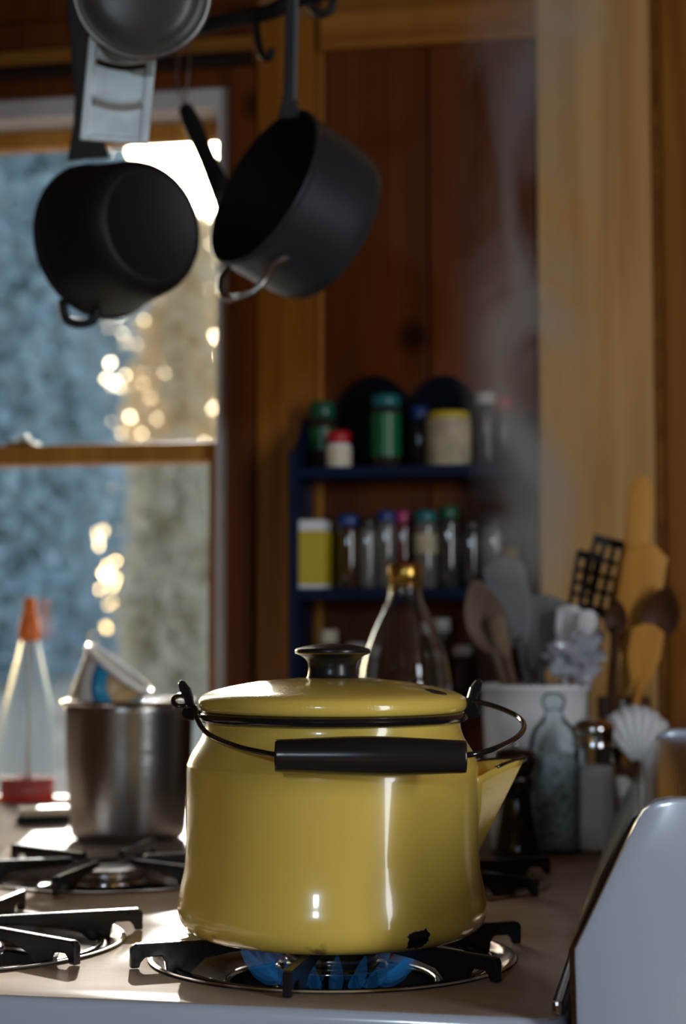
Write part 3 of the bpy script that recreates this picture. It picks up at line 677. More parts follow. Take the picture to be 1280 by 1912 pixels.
for yy in (1092, 1100): MB().lathe([(30/gs+.0022*math.cos(a), zg(yy)+.0016*math.sin(a)) for a in [2*PI*i/8 for i in range(9)]], gc, 40).build('cap_ring', 'gold', bot)
# pepper mill
mc = Vector((ony(962, 1500, .655).x, .655, ZT)); ms = F/depth(mc)
def zm(py): return HC-ZT-(py-YH)/ms
mill = thing('pepper_mill', mc, 'dark turned wooden pepper mill between kettle spout and glass jars', 'pepper mill')
MB().lathe(densify([(.001, 0), (44/ms, 0), (46/ms, .004), (46/ms, zm(1575)), (40/ms, zm(1545)), (33/ms, zm(1515)), (30/ms, zm(1480)), (36/ms, zm(1455)), (30/ms, zm(1442)), (.001, zm(1440))], 3), mc, 40).build('base', 'dark_wood', mill)
MB().lathe(densify([(.001, zm(1441)), (30/ms, zm(1441)), (38/ms, zm(1432)), (42/ms, zm(1415)), (36/ms, zm(1400)), (20/ms, zm(1394)), (.001, zm(1393))], 3), mc, 40).build('head', 'dark_wood', mill)
MB().lathe([(0, zm(1394)), (6/ms, zm(1394)), (8/ms, zm(1388)), (5/ms, zm(1382)), (0, zm(1381))], mc, 20).build('knob', 'chrome', mill)
# stoppered glass decanter with blue-green crystal bottom and pale fill added to lighten the glass
dc = onz(1034, 1600, ZT); dc = Vector((ony(1034, 1450, dc.y+.035).x, dc.y+.035, ZT)); ds = F/depth(dc)
def zd(py): return HC-ZT-(py-YH)/ds
dec = thing('glass_decanter', dc, 'stoppered clear glass jar x beside the shaker', 'jar')
dec['label'] = 'stoppered clear glass jar with pale blue-green bottom beside the chrome-topped shaker'
outp = densify([(.001, 0), (45/ds, 0), (47/ds, .004), (47/ds, zd(1420)), (46/ds, zd(1390)), (38/ds, zd(1360)), (20/ds, zd(1338)), (17/ds, zd(1322))], 4)
MB().lathe(outp, dc, 40).build('body', 'thin_glass', dec)
M['salt'] = pm('pale_salt', (.52, .62, .64), .6, bump=.9, bscale=220, var=.6, vscale=160)
MB().lathe([(0, .0045), (42/ds, .0045), (43/ds, .008), (43/ds, zd(1430)), (38/ds, zd(1405)), (0, zd(1400))], dc, 32).build('crystals_with_pale_fill', 'salt', dec)
MB().lathe(densify([(.001, zd(1325)), (16/ds, zd(1325)), (22/ds, zd(1312)), (21/ds, zd(1302)), (14/ds, zd(1294)), (.001, zd(1291))], 3), dc, 32).build('stopper', 'thin_glass', dec)
# sugar shaker with chrome top
hc = onz(1108, 1598, ZT); hc = Vector((ony(1108, 1450, hc.y+.035).x, hc.y+.035, ZT)); hs = F/depth(hc)
def zh(py): return HC-ZT-(py-YH)/hs
sh = thing('sugar_shaker', hc, 'tapered glass shaker with domed chrome top next to the backguard', 'shaker')
outp = [(0, 0), (46/hs, 0), (48/hs, .005), (44/hs, zh(1500)), (37/hs, zh(1410)), (34/hs, zh(1392))]
MB().lathe(outp, hc, 12, smooth=False).build('body', 'thin_glass', sh)
M['sugar'] = pm('brown_sugar', (.72, .64, .60), .7)
MB().lathe([(0, .0045), (42/hs, .0045), (40/hs, zh(1500)), (36/hs, zh(1428)), (0, zh(1424))], hc, 12, smooth=False).build('contents', 'sugar', sh)
MB().lathe(densify([(.001, zh(1392)), (37/hs, zh(1394)), (38/hs, zh(1385)), (38/hs, zh(1366)), (40/hs, zh(1362)), (38/hs, zh(1352)), (26/hs, zh(1342)), (.001, zh(1338))], 3), hc, 40).build('top', 'chrome', sh)
# white utensil crock
cc = Vector(ony(1000, 1400, .86)); cc.z = ZT; cs = F/depth(cc)
def zc(py): return HC-ZT-(py-YH)/cs
cr = thing('utensil_crock', cc, 'white glazed crock holding spoons and spatulas below the spice rack', 'crock')
H_ = zc(1276)
MB().lathe([(0, 0), (82/cs, 0), (86/cs, .006), (98/cs, H_*.8), (100/cs, H_-.008), (106/cs, H_-.006), (108/cs, H_-.003), (106/cs, H_), (100/cs, H_), (96/cs, H_-.008), (82/cs, .02), (0, .018)], cc, 56).build('body', 'white', cr)
# brown glass jar with wooden tools
jc = Vector(ony(1165, 1400, .86)); jc.z = ZT; js = F/depth(jc)
jr = thing('tool_jar', jc, 'brown stoneware jar full of wooden tools by the pale board', 'jar')
M['brown_glaze'] = pm('brown_glaze', (.10, .045, .022), .25, var=.3)
HJ = HC-ZT-(1300-YH)/js
MB().lathe([(0, 0), (44/js, 0), (50/js, .006), (54/js, HJ*.6), (48/js, HJ*.9), (50/js, HJ-.003), (48/js, HJ), (44/js, HJ-.002), (44/js, HJ*.8), (46/js, .02), (0, .018)], jc, 40).build('body', 'brown_glaze', jr)

def blade(name, label, foot, tip, dep0, dep1, wid, mat, cat='spoon', holes=0, thick=.005, head=.32, hw=None, bowl=0., group='cooking tools in the jars'):
    """long-handled tool from foot (px) inside its jar up to its tip (px)"""
    a = atd(*foot, dep0); b = atd(*tip, dep1); d = (b-a); L = d.length; d = d.normalized()
    side = d.cross(-G).normalized(); nrm = side.cross(d).normalized()
    t = thing(name, a, label, cat, group)
    hw = hw or .006
    MB().tube([a, a+d*L*(1-head)*.5, a+d*(L*(1-head)+.01)], [hw*.8, hw*.85, hw*.8], 10).build('handle', mat, t)
    y0 = L*(1-head); mb = MB(); N = 14
    if holes:
        pl = [(-wid*.45, y0), (wid*.45, y0), (wid*.5, L), (-wid*.5, L)]
        bars = holes*2+1; s = wid/bars
        mb.prism([(-wid*.5, y0), (wid*.5, y0), (wid*.5, y0+.012), (-wid*.5, y0+.012)], a, side, d, nrm, thick)
        mb.prism([(-wid*.5, L-.010), (wid*.5, L-.010), (wid*.5, L), (-wid*.5, L)], a, side, d, nrm, thick)
        for i in range(0, bars, 2): x0 = -wid*.5+i*s; mb.prism([(x0, y0+.011), (x0+s, y0+.011), (x0+s, L-.009), (x0, L-.009)], a, side, d, nrm, thick*.9)
        for k in (1, 2, 3): yy = y0+.011+(L-y0-.02)*k/4; mb.prism([(-wid*.5, yy-.0025), (wid*.5, yy-.0025), (wid*.5, yy+.0025), (-wid*.5, yy+.0025)], a, side, d, nrm, thick*.8)
        o = mb.build('slotted_blade', mat, t)
    else:
        v = []; f = []; NR, NS = 10, 12
        for j in range(NR+1):
            tt = j/NR; wv = wid*.5*math.sin(PI*(.04+.92*tt)**.85)**.7 if bowl else wid*.5*(.45+.55*min(1, tt*2.2))*(1 if tt < .9 else math.sqrt(max(0.05, 1-((tt-.9)/.1)**2*.9)))
            for s_ in (1, -1):
                for i in range(NS+1):
                    u = (i/NS*2-1); dd = bowl*(1-u*u)*math.sin(PI*tt); off = -dd+s_*thick*.5*(1-abs(u)**4*.7)
                    v.append(a+d*(y0+(L-y0)*tt)+side*(u*wv)+nrm*off)
        row = 2*(NS+1)
        for j in range(NR):
            for i in range(NS):
                k = j*row+i; f.append((k, k+1, k+row+1, k+row)); k2 = k+NS+1; f.append((k2, k2+row, k2+row+1, k2+1))
            for i in (0, NS): k = j*row+i; f.append((k, k+row, k+row+NS+1, k+NS+1))
        for j in (0, NR):
            for i in range(NS): k = j*row+i; f.append((k, k+NS+1, k+NS+2, k+1))
        o = MB().add(v, f).build('bowl' if bowl else 'blade', mat, t); auto_smooth(o, 50)
    return t
dc0, dj0 = depth(cc), depth(jc)
M['dull_steel'] = pm('dull_steel', (.10, .105, .11), .5, .5)
blade('wooden_spoon', 'greyish wooden spoon leaning left out of the white crock', (985, 1430), (886, 1085), dc0, dc0-.02, .046, 'spoon_grey', head=.38, bowl=.006)
blade('wooden_spoon', 'narrow greyish wooden spoon beside the spoon in the white crock', (1000, 1440), (925, 1150), dc0+.02, dc0-.03, .018, 'spoon_grey', head=.3)
blade('metal_spatula', 'grey metal spatula leaning left in the white crock', (1020, 1440), (935, 1040), dc0+.01, dc0+.03, .048, 'dull_steel', 'spatula', head=.42, thick=.002)
blade('metal_spatula', 'broad dull metal turner standing in the white crock', (1010, 1440), (1010, 1110), dc0+.02, dc0+.04, .060, 'dull_steel', 'spatula', head=.42, thick=.002)
blade('rubber_scraper', 'white rubber scraper standing in the white crock', (1040, 1440), (1066, 1130), dc0, dc0+.01, .032, 'white', 'scraper', head=.3, thick=.006)
blade('rubber_scraper', 'small pale rubber scraper beside the black slotted turners', (1050, 1440), (1100, 1140), dc0-.01, dc0+.0, .026, 'white', 'scraper', head=.25, thick=.006)
blade('slotted_turner', 'black slotted turner leaning in front of the pale board', (1040, 1440), (1140, 1005), dc0, dc0+.03, .040, 'black_plastic', 'turner', holes=3, head=.34, thick=.0025)
blade('slotted_turner', 'smaller black slotted turner behind the other slotted one', (1030, 1440), (1098, 1030), dc0+.02, dc0+.06, .028, 'black_plastic', 'turner', holes=2, head=.30, thick=.0025)
blade('wooden_spatula', 'long light wooden spatula, the tallest tool in the brown jar', (1150, 1430), (1200, 890), dj0+.01, dj0+.03, .030, 'spoon_wood', 'spatula', head=.45)
blade('wooden_spatula', 'wide golden wooden spatula in the brown jar', (1140, 1430), (1210, 1015), dj0-.01, dj0-.02, .048, 'spoon_wood', 'spatula', head=.5)
blade('wooden_spatula', 'narrow golden wooden stick along the wide spatula', (1125, 1430), (1165, 1035), dj0+.02, dj0+.0, .014, 'spoon_wood', 'spatula', head=.5)
blade('dark_spoon', 'dark oval wooden spoon leaning right out of the brown jar', (1150, 1420), (1248, 1098), dj0-.01, dj0-.04, .044, 'spoon_dark', head=.30, bowl=.008)
blade('dark_spoon', 'short dark wooden spoon beside the oval one', (1140, 1420), (1150, 1120), dj0-.03, dj0-.05, .026, 'spoon_dark', head=.22, bowl=.005)
blade('wooden_spatula', 'short broad wooden scoop low in the brown jar', (1165, 1430), (1212, 1165), dj0-.03, dj0-.05, .036, 'spoon_wood', 'spatula', head=.45)
# crumpled clear plastic bag stuffed between the tools
mb = MB(); bmx = bmesh.new(); bmesh.ops.create_icosphere(bmx, subdivisions=4, radius=1)
c0 = atd(1085, 1225, dc0-.045)
from mathutils import noise as mnoise
for v_ in bmx.verts:
    nn = v_.co.copy(); k = .62+.75*mnoise.noise(nn*1.7)+.55*abs(mnoise.noise(nn*4.3))+.30*mnoise.noise(nn*9.1)
    v_.co = c0+R*(nn.x*.036*k)+G*(nn.y*.020*k)+Z*(nn.z*.028*k)
bmx.verts.index_update(); mb.add([v_.co for v_ in bmx.verts], [[v_.index for v_ in f_.verts] for f_ in bmx.faces], False); bmx.free()
M['film'] = pm('clear_film', (.62, .66, .74), .10, trans=.45, ior=1.35, spec=1.0)
tag(mb.build('plastic_bag', 'film', loc=c0), 'crumpled clear plastic bag tucked against the tools in the white crock', 'plastic bag')
# fluted white shell dish
fc = atd(1188, 1400, dj0-.06); mb = MB(); v = []; f = []
for i in range(29):
    a = math.radians(38+104*i/28); rp_ = .0025*math.cos(i*PI/2)
    for j, rr in enumerate((.008, .030, .052, .066)):
        k = fc+R*(math.cos(a)*rr*-.75)+Z*(math.sin(a)*rr-.018)+G*(rp_*(j+1)/2+.010*(j/3)**2); v.append(k)
for i in range(28):
    for j in range(3): a = i*4+j; f.append((a, a+1, a+5, a+4))
sd_ = mb.add(v, f).build('fluted_scoop', 'white', loc=fc); so = sd_.modifiers.new('thick', 'SOLIDIFY'); so.thickness = .002
tag(sd_, 'small white fluted shell scoop propped against the brown jar', 'scoop')
fb = onz(1154, 1560, ZT); fb = Vector(ony(1156, 1500, .80)); fb.z = ZT; fs = F/depth(fb)
eg = thing('white_pot', fb, 'small white round-topped pot between shaker and backguard', 'pot')
zt_ = HC-ZT-(1446-YH)/fs
MB().lathe(densify([(.001, 0), (.016, 0), (.018, .004), (.018, zt_*.75), (.015, zt_*.9), (.008, zt_*.99), (.001, zt_)], 3), fb, 28).build('body', 'white', eg)
MB().lathe([(.0183+.0008*math.cos(a), zt_*.7+.0008*math.sin(a)) for a in [2*PI*i/8 for i in range(9)]], fb, 28).build('band', 'chrome', eg)

# ================================================================== SPICE RACK
ry0, ry1 = YW-.100, YW-.002
rxa, rxb = ony(538, 900, ry0).x, ony(985, 900, ry0).x
def rz(py): return ony(740, py, ry0).z
rack = thing('spice_rack', ((rxa+rxb)/2, YW-.05, rz(1320)), 'dark navy painted spice rack on the wooden wall', 'spice rack')
th = .012
for x0 in (rxa, rxb-th):
    zz = [rz(1330), rz(838)]
    MB().prism([(ry0, zz[0]), (ry1, zz[0]), (ry1, zz[1]+.055), (ry1-.02, zz[1]+.050), (ry0+.05, zz[1]+.018), (ry0+.02, zz[1]+.004), (ry0, zz[1])], (x0+th/2, 0, 0), (0, 1, 0), (0, 0, 1), (1, 0, 0), th, .002).build('side_panel', 'navy', rack)
for py in (869, 1098, 1312):
    z1 = rz(py); MB().box((rxa+th, ry0, z1-.014), (rxb-th, ry1, z1), .0015).build('shelf', 'navy', rack)
    MB().box((rxa+th, ry0, z1+.016), (rxb-th, ry0+.004, z1+.021), .001).build('guard_rail', 'navy', rack) if False else None
M['crest'] = pm('crest_shadow_black', (.002, .003, .008), .7, spec=.1)  # near-black instead of the rack's navy: its shadow put into the colour
# scalloped crest board at the back
cx0, cx1 = ony(600, 800, YW).x, ony(935, 800, YW).x; zc0 = rz(869); pts2 = []
zz = lambda py: ony(760, py, YW-.012).z
for i in range(41):
    t = i/40; X = cx0+(cx1-cx0)*t
    h = zz(812)+(zz(700)-zz(812))*max(0, math.sin(PI*min(t/.62, 1))**.8, .98*max(0, math.sin(PI*max(0, min((t-.42)/.55, 1))))**.8)
    pts2.append((X, h))
MB().prism([(cx0, zc0), (cx1, zc0)]+pts2[::-1], (0, YW-.008, 0), (1, 0, 0), (0, 0, 1), (0, 1, 0), .010).build('crest_board', 'crest', rack)

def jar(name, label, cx, ytop, ybase, wpx, cap_px, body, capm, y=YW-.055, band=None, square=False, cat='jar', neck=.95, group='spice jars on the rack'):
    shelf = {869: rz(869), 1098: rz(1098), 1312: rz(1312)}[ybase]
    c = ony(cx, 900, y); c.z = shelf; s = F/depth(c); H = ony(cx, ytop, y).z-shelf; r = wpx/2/s; ch = cap_px/s
    t = thing(name, c, label, cat, group); seg = 4 if square else 28
    q = r*(1.414 if square else 1)
    m_ = MB().lathe([(0, 0), (q*.94, 0), (q, .002), (q, H-ch-.008), (q*.93, H-ch-.002), (q*neck*.8, H-ch), (0, H-ch)], c, seg, smooth=not square).build('body', body, t)
    if square: m_.rotation_euler = (0, 0, PI/4)
    k = MB().lathe([(0, H-ch-.001), (q*neck*.92, H-ch-.001), (q*neck, H-ch+.001), (q*neck, H-.002), (q*neck*.9, H), (0, H)], c, seg, smooth=not square).build('cap', capm, t)
    if square: k.rotation_euler = (0, 0, PI/4)
    if band:
        z0, z1, bm_ = band; b_ = MB().lathe([(q*1.012, H*z0), (q*1.012, H*z1)], c, seg, smooth=not square).build('label_band', bm_, t)
        if square: b_.rotation_euler = (0, 0, PI/4)
    return t
M['spice_glass'] = pm('spice_glass', (.04, .035, .033), .06, spec=.8, coat=.6)
M['spice_brown'] = pm('spice_brown', (.05, .022, .010), .08, spec=.8, coat=.6)
M['spice_red'] = pm('spice_red', (.14, .03, .02), .08, spec=.8, coat=.6)
M['spice_pale'] = pm('spice_pale', (.13, .12, .11), .08, spec=.8, coat=.6)
jar('spice_jar', 'dark jar with green band behind the red-capped bottle', 601, 752, 869, 52, 30, 'dark_jar', 'green_cap', YW-.03, (.3, .62, 'green'))
jar('spice_bottle', 'small white bottle with red cap on the rack top', 632, 806, 869, 48, 22, 'white', 'red', YW-.078, (.05, .55, 'cream'))
jar('green_jar', 'tall green-labelled jar with teal cap on the rack top', 720, 738, 869, 58, 22, 'dark_jar', 'teal', YW-.055, (.16, .74, 'green'))
jar('spice_jar', 'small dark bottle with blue cap beside the cream jar', 783, 760, 869, 34, 26, 'dark_jar', 'blue_cap', YW-.04)
jar('label_jar', 'wide cream-labelled jar with yellow lid on the rack top', 837, 770, 869, 84, 14, 'cream', 'yellow', YW-.062, (.03, .86, 'label_paper'))
jar('spice_jar', 'dark bottle with pale grey cap at the rack end', 906, 733, 869, 40, 22, 'dark_jar', 'grey_paint', YW-.045)
jar('spice_jar', 'dark bottle with red cap at the rack end', 940, 742, 869, 34, 22, 'dark_jar', 'red', YW-.035)
jar('spice_tin', 'white and yellow spice tin beside the rack side panel', 586, 972, 1098, 56, 14, 'white', 'white', YW-.072, (.06, .84, 'yellow'), square=True, cat='tin')
jar('spice_jar', 'brown spice jar with blue cap next to the yellow tin', 650, 962, 1098, 44, 20, 'spice_brown', 'blue_cap')
jar('spice_jar', 'pale spice jar with dark cap, third on the middle shelf', 686, 968, 1098, 34, 16, 'spice_pale', 'dark_jar', YW-.06)
jar('spice_jar', 'tall pale spice jar with blue cap left of the pink cap', 720, 955, 1098, 38, 18, 'spice_pale', 'blue_cap', YW-.06)
jar('spice_jar', 'red spice jar with pink cap behind the gold-capped bottle', 752, 955, 1098, 32, 20, 'spice_red', 'pink', YW-.045)
jar('spice_jar', 'pale spice jar with teal cap on the middle shelf', 793, 954, 1098, 44, 20, 'spice_pale', 'teal', YW-.06, (.45, .7, 'label_paper'))
jar('spice_jar', 'dark spice jar with green cap on the middle shelf', 836, 946, 1098, 42, 22, 'spice_glass', 'green_cap', YW-.05)
jar('spice_jar', 'plain dark glass spice jar right of the green cap', 878, 972, 1098, 38, 16, 'spice_glass', 'dark_jar', YW-.05)
jar('spice_jar', 'glass spice jar with a bright streak near the yellow tag', 920, 970, 1098, 40, 14, 'spice_pale', 'dark_jar', YW-.06)
jar('spice_tin', 'small yellow-labelled tin at the end of the middle shelf', 957, 1010, 1098, 34, 12, 'grey_paint', 'dark_jar', YW-.06, (.2, .85, 'yellow'), cat='tin')
jar('spice_jar', 'low jar with cream cap on the lowest rack shelf', 614, 1176, 1312, 36, 24, 'spice_brown', 'cream', YW-.05)
jar('spice_jar', 'dark jar beside the cream-capped jar on the lowest shelf', 665, 1200, 1312, 40, 20, 'spice_glass', 'grey_paint', YW-.05)
jar('spice_jar', 'jar with white cap right of the gold-capped bottle', 822, 1155, 1312, 36, 24, 'spice_glass', 'white', YW-.05)
jar('spice_jar', 'grey-labelled dark jar at the end of the lowest shelf', 862, 1205, 1312, 40, 18, 'dark_jar', 'grey_paint', YW-.05)

# ================================================================== POT RACK AND HANGING PANS
ZR = 1.12                                     # height of the rack bars
prk = thing('pot_rack', (-.10, .62, ZC), 'black iron pot rack hanging from the ceiling', 'pot rack')
RY = .60
def bar(a, b, r=.006): MB().tube([a, b], r, 10, smooth_path=False).build('bar', 'black_iron', prk)
bar((-.62, RY, ZR), (.20, RY, ZR)); bar((-.62, RY+.16, ZR), (.20, RY+.16, ZR)); bar((-.62, RY, ZR), (-.62, RY+.16, ZR)); bar((.20, RY, ZR), (.20, RY+.16, ZR))
for x_ in (-.62, .20):
    for y_ in (RY, RY+.16): MB().tube([(x_, y_, ZR), (x_, y_, ZC)], .003, 8, smooth_path=False).build('hanger_rod', 'black_iron', prk)
a_, b_ = atd(360, 52, 1.78), atd(655, -28, 1.72)
MB().tube([a_, atd(440, 36, 1.765), atd(505, 22, 1.75), atd(545, 2, 1.74), b_], .0085, 10).build('brace', 'black_iron', prk)
MB().tube([a_, Vector((a_.x, a_.y, ZR))], .004, 8, smooth_path=False).build('hanger_rod', 'black_iron', prk)
MB().tube([b_, Vector((b_.x, b_.y, ZR))], .004, 8, smooth_path=False).build('hanger_rod', 'black_iron', prk)
MB().tube([atd(478, 25, 1.755), atd(479, 55, 1.755), atd(484, 90, 1.755), atd(494, 108, 1.755), atd(505, 104, 1.755), atd(506, 92, 1.755)], .0042, 8).build('hook', 'black_iron', prk)
MB().tube([atd(572, -10, 1.735), atd(580, 12, 1.735), atd(598, 27, 1.735), atd(616, 20, 1.735), atd(622, -2, 1.735)], .0042, 8).build('hook', 'black_iron', prk)
def hook(p, parent):
    p = Vector(p); yb = RY if abs(p.y-RY) < abs(p.y-RY-.16) else RY+.16
    top = Vector((p.x, yb, ZR+.006))
    MB().tube([p+Z*-.004, p+Z*.012, (p+top)/2, top+Z*-.01, top+Z*.004, top+Vector((0, .008, .002)), top+Vector((0, .011, -.010))], .0028, 8).build('hook', 'black_iron', parent)
# cast-iron saucepan
d1 = 1.66; s1 = F/d1
ax = (R*.669+UP*.012-G*.743).normalized()     # rim -> base
bc1 = atd(285, 420, d1); rc = bc1-ax*(122/s1/.669)
Ld = 122/s1/.669; rB, rR = 115/s1, 150/s1
pan = thing('cast_iron_saucepan', rc, 'black cast iron saucepan with small loop handle hanging before the window', 'saucepan')
prof = densify([(rR-.002, .001), (rR+.002, .003), (rR+.0015, .008), (rR-.001, .014), (rR-.006, Ld*.5), (rB+.008, Ld*.82), (rB+.001, Ld*.965), (rB-.004, Ld)], 3)
mb = MB().lathe(prof+[(rB-.007, Ld), (rB-.009, Ld-.0012), (0, Ld-.0012)], rc, 64, axis=ax)
inn = [(rR-.002, .001), (rR-.005, .004), (rR-.012, Ld*.5), (rB, Ld*.85), (rB-.012, Ld-.006), (0, Ld-.006)]
mb.lathe(inn, rc, 64, axis=ax).build('pan_body', 'black_iron', pan)
lo = [atd(117, 560, d1+.05), atd(122, 592, d1+.05), atd(138, 603, d1+.05), atd(162, 603, d1+.05), atd(177, 592, d1+.05), atd(184, 560, d1+.05)]
MB().tube(lo, .0050, 10).build('loop_handle', 'black_iron', pan)
h0, h1, h2 = atd(165, 290, d1+.075), atd(143, 180, d1+.075), atd(136, -40, d1+.07)
hd = (h2-h0).normalized(); sdv = hd.cross(-G).normalized(); L1 = (h2-h0).length
MB().prism([(-.022, -.004), (.022, -.004), (.013, .03), (.0085, .06), (.0085, L1-.02), (.006, L1), (-.006, L1), (-.0085, L1-.02), (-.0085, .06), (-.013, .03)], h0, sdv, hd, sdv.cross(hd), .009, .002).build('handle', 'black_iron', pan)
hook(h2-hd*.004, pan)
M['pot_inside_black'] = pm('pot_inside_black', (.006, .006, .007), .7, spec=.2)  # near-black for the inside of the pot, darker than its outer wall
# anodized pot, mouth towards the viewer
d2 = 1.72; s2 = F/d2
ax = (R*.853*.905-UP*.853*.425+G*.52).normalized()
rc = atd(488, 348, d2); RR = 163/s2; L2 = 176/s2
pt = thing('anodized_pot', rc, 'large dark anodized pot hanging tilted with its mouth open', 'pot')
prof = densify([(RR-.001, 0), (RR+.0015, .0015), (RR+.0005, .005), (RR, .012), (RR-.001, L2*.75), (RR-.005, L2*.92), (RR-.016, L2), (.001, L2+.001)], 4)
MB().lathe(prof, rc, 72, axis=ax).build('pot_body', 'anodized', pt); MB().lathe([(RR-.001, 0), (RR-.004, .003), (RR-.005, L2*.8), (RR-.02, L2-.006), (0, L2-.005)], rc, 72, axis=ax).build('pot_interior', 'pot_inside_black', pt)
MB().tube([rc+Vector(p_)*0 for p_ in ()] or [atd(552, 492, d2-.02), atd(540, 482, d2-.03), atd(512, 492, d2-.04), atd(492, 525, d2-.05), atd(468, 548, d2-.05), atd(430, 557, d2-.05), atd(412, 545, d2-.04), atd(412, 520, d2-.02), atd(425, 500, d2+.0)], .0036, 10).build('loop_handle', 'steel', pt)
h0, h2 = atd(540, 212, d2-.0), atd(546, -70, d2-.02); hd = (h2-h0).normalized(); sdv = hd.cross(-G).normalized(); L1 = (h2-h0).length
MB().prism([(-.012, -.006), (.012, -.006), (.0065, .02), (.0065, L1), (-.0065, L1), (-.0065, .02)], h0, sdv, hd, sdv.cross(hd), .010, .002).build('handle', 'black_iron', pt)
MB().prism([(.0035, .012), (.0068, .012), (.0068, L1-.01), (.0035, L1-.01)], h0-G*.005, sdv, hd, sdv.cross(hd), .003).build('handle_edge', 'dull_steel', pt)
hook(h2-hd*.004, pt)
# small skillet behind the pot
d3 = 1.90; s3 = F/d3
sk = thing('small_skillet', atd(484, 425, d3), 'small black skillet hanging by its handle behind the anodized pot', 'skillet')
ax3 = (-G+R*.15).normalized(); rk = atd(484, 425, d3)
mb = MB().lathe(densify([(.001, .024), (.034, .024), (.040, .021), (.046, .004), (.047, 0)], 3)+[(.045, .001), (.038, .019), (.032, .021), (0, .021)], rk, 48, axis=ax3).build('pan_body', 'black_iron', sk)
h0, h2 = atd(432, 400, d3-.01), atd(343, 196, d3-.01); hd = (h2-h0).normalized(); sdv = hd.cross(-G).normalized(); L1 = (h2-h0).length
MB().prism([(-.017, -.01), (.017, -.01), (.0125, .02), (.0098, .07), (.0105, L1-.02), (.008, L1-.004), (.004, L1), (-.004, L1), (-.008, L1-.004), (-.0105, L1-.02), (-.0098, .07), (-.0125, .02)], h0, sdv, hd, sdv.cross(hd), .010, .002).build('handle', 'black_iron', sk)
for e_ in ((330, 150), (350, 148)):
    MB().tube([h2-hd*.004, atd(*e_, d3-.01), atd(e_[0]+4, e_[1]-60, d3-.005), Vector((h2.x, RY+.16, ZR))], .0014, 6).build('hanging_wire', 'steel', sk)
# steel grater
d4 = 1.58
g1, g2, g3, g4 = atd(149, 262, d4), atd(277, 272, d4), atd(274, 70, d4), atd(157, 55, d4)
gx = ((g2-g1).normalized()); gy = (((g4+g3)-(g1+g2))/2).normalized(); gy = (gy-gx*gy.dot(gx)).normalized(); gn = gx.cross(gy).normalized()
if gn.dot(-G) < 0: gn = -gn
gw = (g2-g1).length; gh = ((g4+g3)/2-(g1+g2)/2).length; g0_ = g1
M['grater'] = pm('grater_steel', (.72, .78, .78), .42, .75, var=.2, vscale=30)
gt = thing('steel_grater', g0_, 'flat steel slicer plate with curved slots hanging over the saucepan', 'grater')
f_ = .0085; mb = MB()
sl = [.36, .73]                                # slot heights
def gp(x, y): return (x, y)
rows = [0.0]+[s_*gh for s_ in sl]+[gh]
for i in range(3):
    y0, y1 = rows[i]+(.0045 if i else 0), rows[i+1]-(.0035 if i < 2 else 0)
    N = 8; up_ = [(f_+(gw-2*f_)*k/N, y1-(.004*math.sin(PI*k/N) if i < 2 else 0)) for k in range(N+1)]; dn = [(f_+(gw-2*f_)*k/N, y0-(.004*math.sin(PI*k/N) if i else 0)) for k in range(N+1)]
    o = MB().prism(dn+up_[::-1], g0_+gn*.0, gx, gy, gn, .0012).build('plate', 'grater', gt)
    if i: MB().tube([g0_+gx*x_+gy*(y_-.001)+gn*.0025 for x_, y_ in dn], .0018, 8).build('blade', 'grater', gt)
for x0 in (0, gw-f_): MB().prism([(x0, 0), (x0+f_, 0), (x0+f_, gh), (x0, gh)], g0_+gn*.0012, gx, gy, gn, .0042, .0012).build('edge_rail', 'grater', gt)
MB().prism([(f_, 0), (gw-f_, 0), (gw-f_, .006), (f_, .006)], g0_+gn*.0012, gx, gy, gn, .0036, .001).build('edge_rail', 'grater', gt)
# worn embossed lettering, only its stroke rhythm can be made out
for r_, (y_, n_, w_) in enumerate(((.023, 5, .0030), (.0165, 7, .0022), (.0125, 6, .0022))):
    for k in range(n_):
        x_ = gw*.5+(k-(n_-1)/2)*w_*1.7
        MB().prism([(x_-w_*.5, y_-w_*.8), (x_+w_*.5, y_-w_*.8), (x_+w_*.35, y_+w_*.8), (x_-w_*.35, y_+w_*.8)], g0_+gn*.0008, gx, gy, gn, .0009).build('embossing', 'grater', gt)
gm = g0_+gx*gw/2+gy*gh
MB().tube([gm-gy*.004, gm+gy*.03, gm+gy*.06], .0022, 8).build('hanging_loop', 'steel', gt); hook(gm+gy*.06, gt)
# aluminium lid
d5 = 1.53; s5 = F/d5; lc = atd(265, -18, d5); al = (-G+UP*-.10+R*.10).normalized()
mt, n, p = newmat('smoky_glass'); p.inputs['Base Color'].default_value = (.07, .068, .062, 1); p.inputs['Roughness'].default_value = .3
tr = n.nodes.new('ShaderNodeBsdfTransparent'); tr.inputs[0].default_value = (.8, .8, .78, 1); mx = n.nodes.new('ShaderNodeMixShader'); mx.inputs[0].default_value = .6
link(n, tr.outputs[0], mx.inputs[1]); link(n, p.outputs[0], mx.inputs[2]); link(n, mx.outputs[0], n.nodes['Material Output'].inputs[0]); M['dusty'] = mt
ld = thing('pan_lid', lc, 'round smoky see-through lid hanging above the steel slicer', 'lid')
rl = 132/s5
MB().lathe(densify([(rl, 0), (rl+.001, .0015), (rl-.003, .003), (rl-.010, .0045), (rl*.7, .010), (rl*.35, .013), (.001, .014)], 3)+[(0, .0125), (rl*.7, .0085), (rl-.010, .003), (rl, 0)], lc, 64, axis=al).build('disc', 'dusty', ld)
MB().lathe([(rl*.975+.0015*math.cos(a), .0035+.0015*math.sin(a)) for a in [2*PI*i/8 for i in range(9)]], lc, 64, axis=al).build('pressed_ring', 'steel', ld)
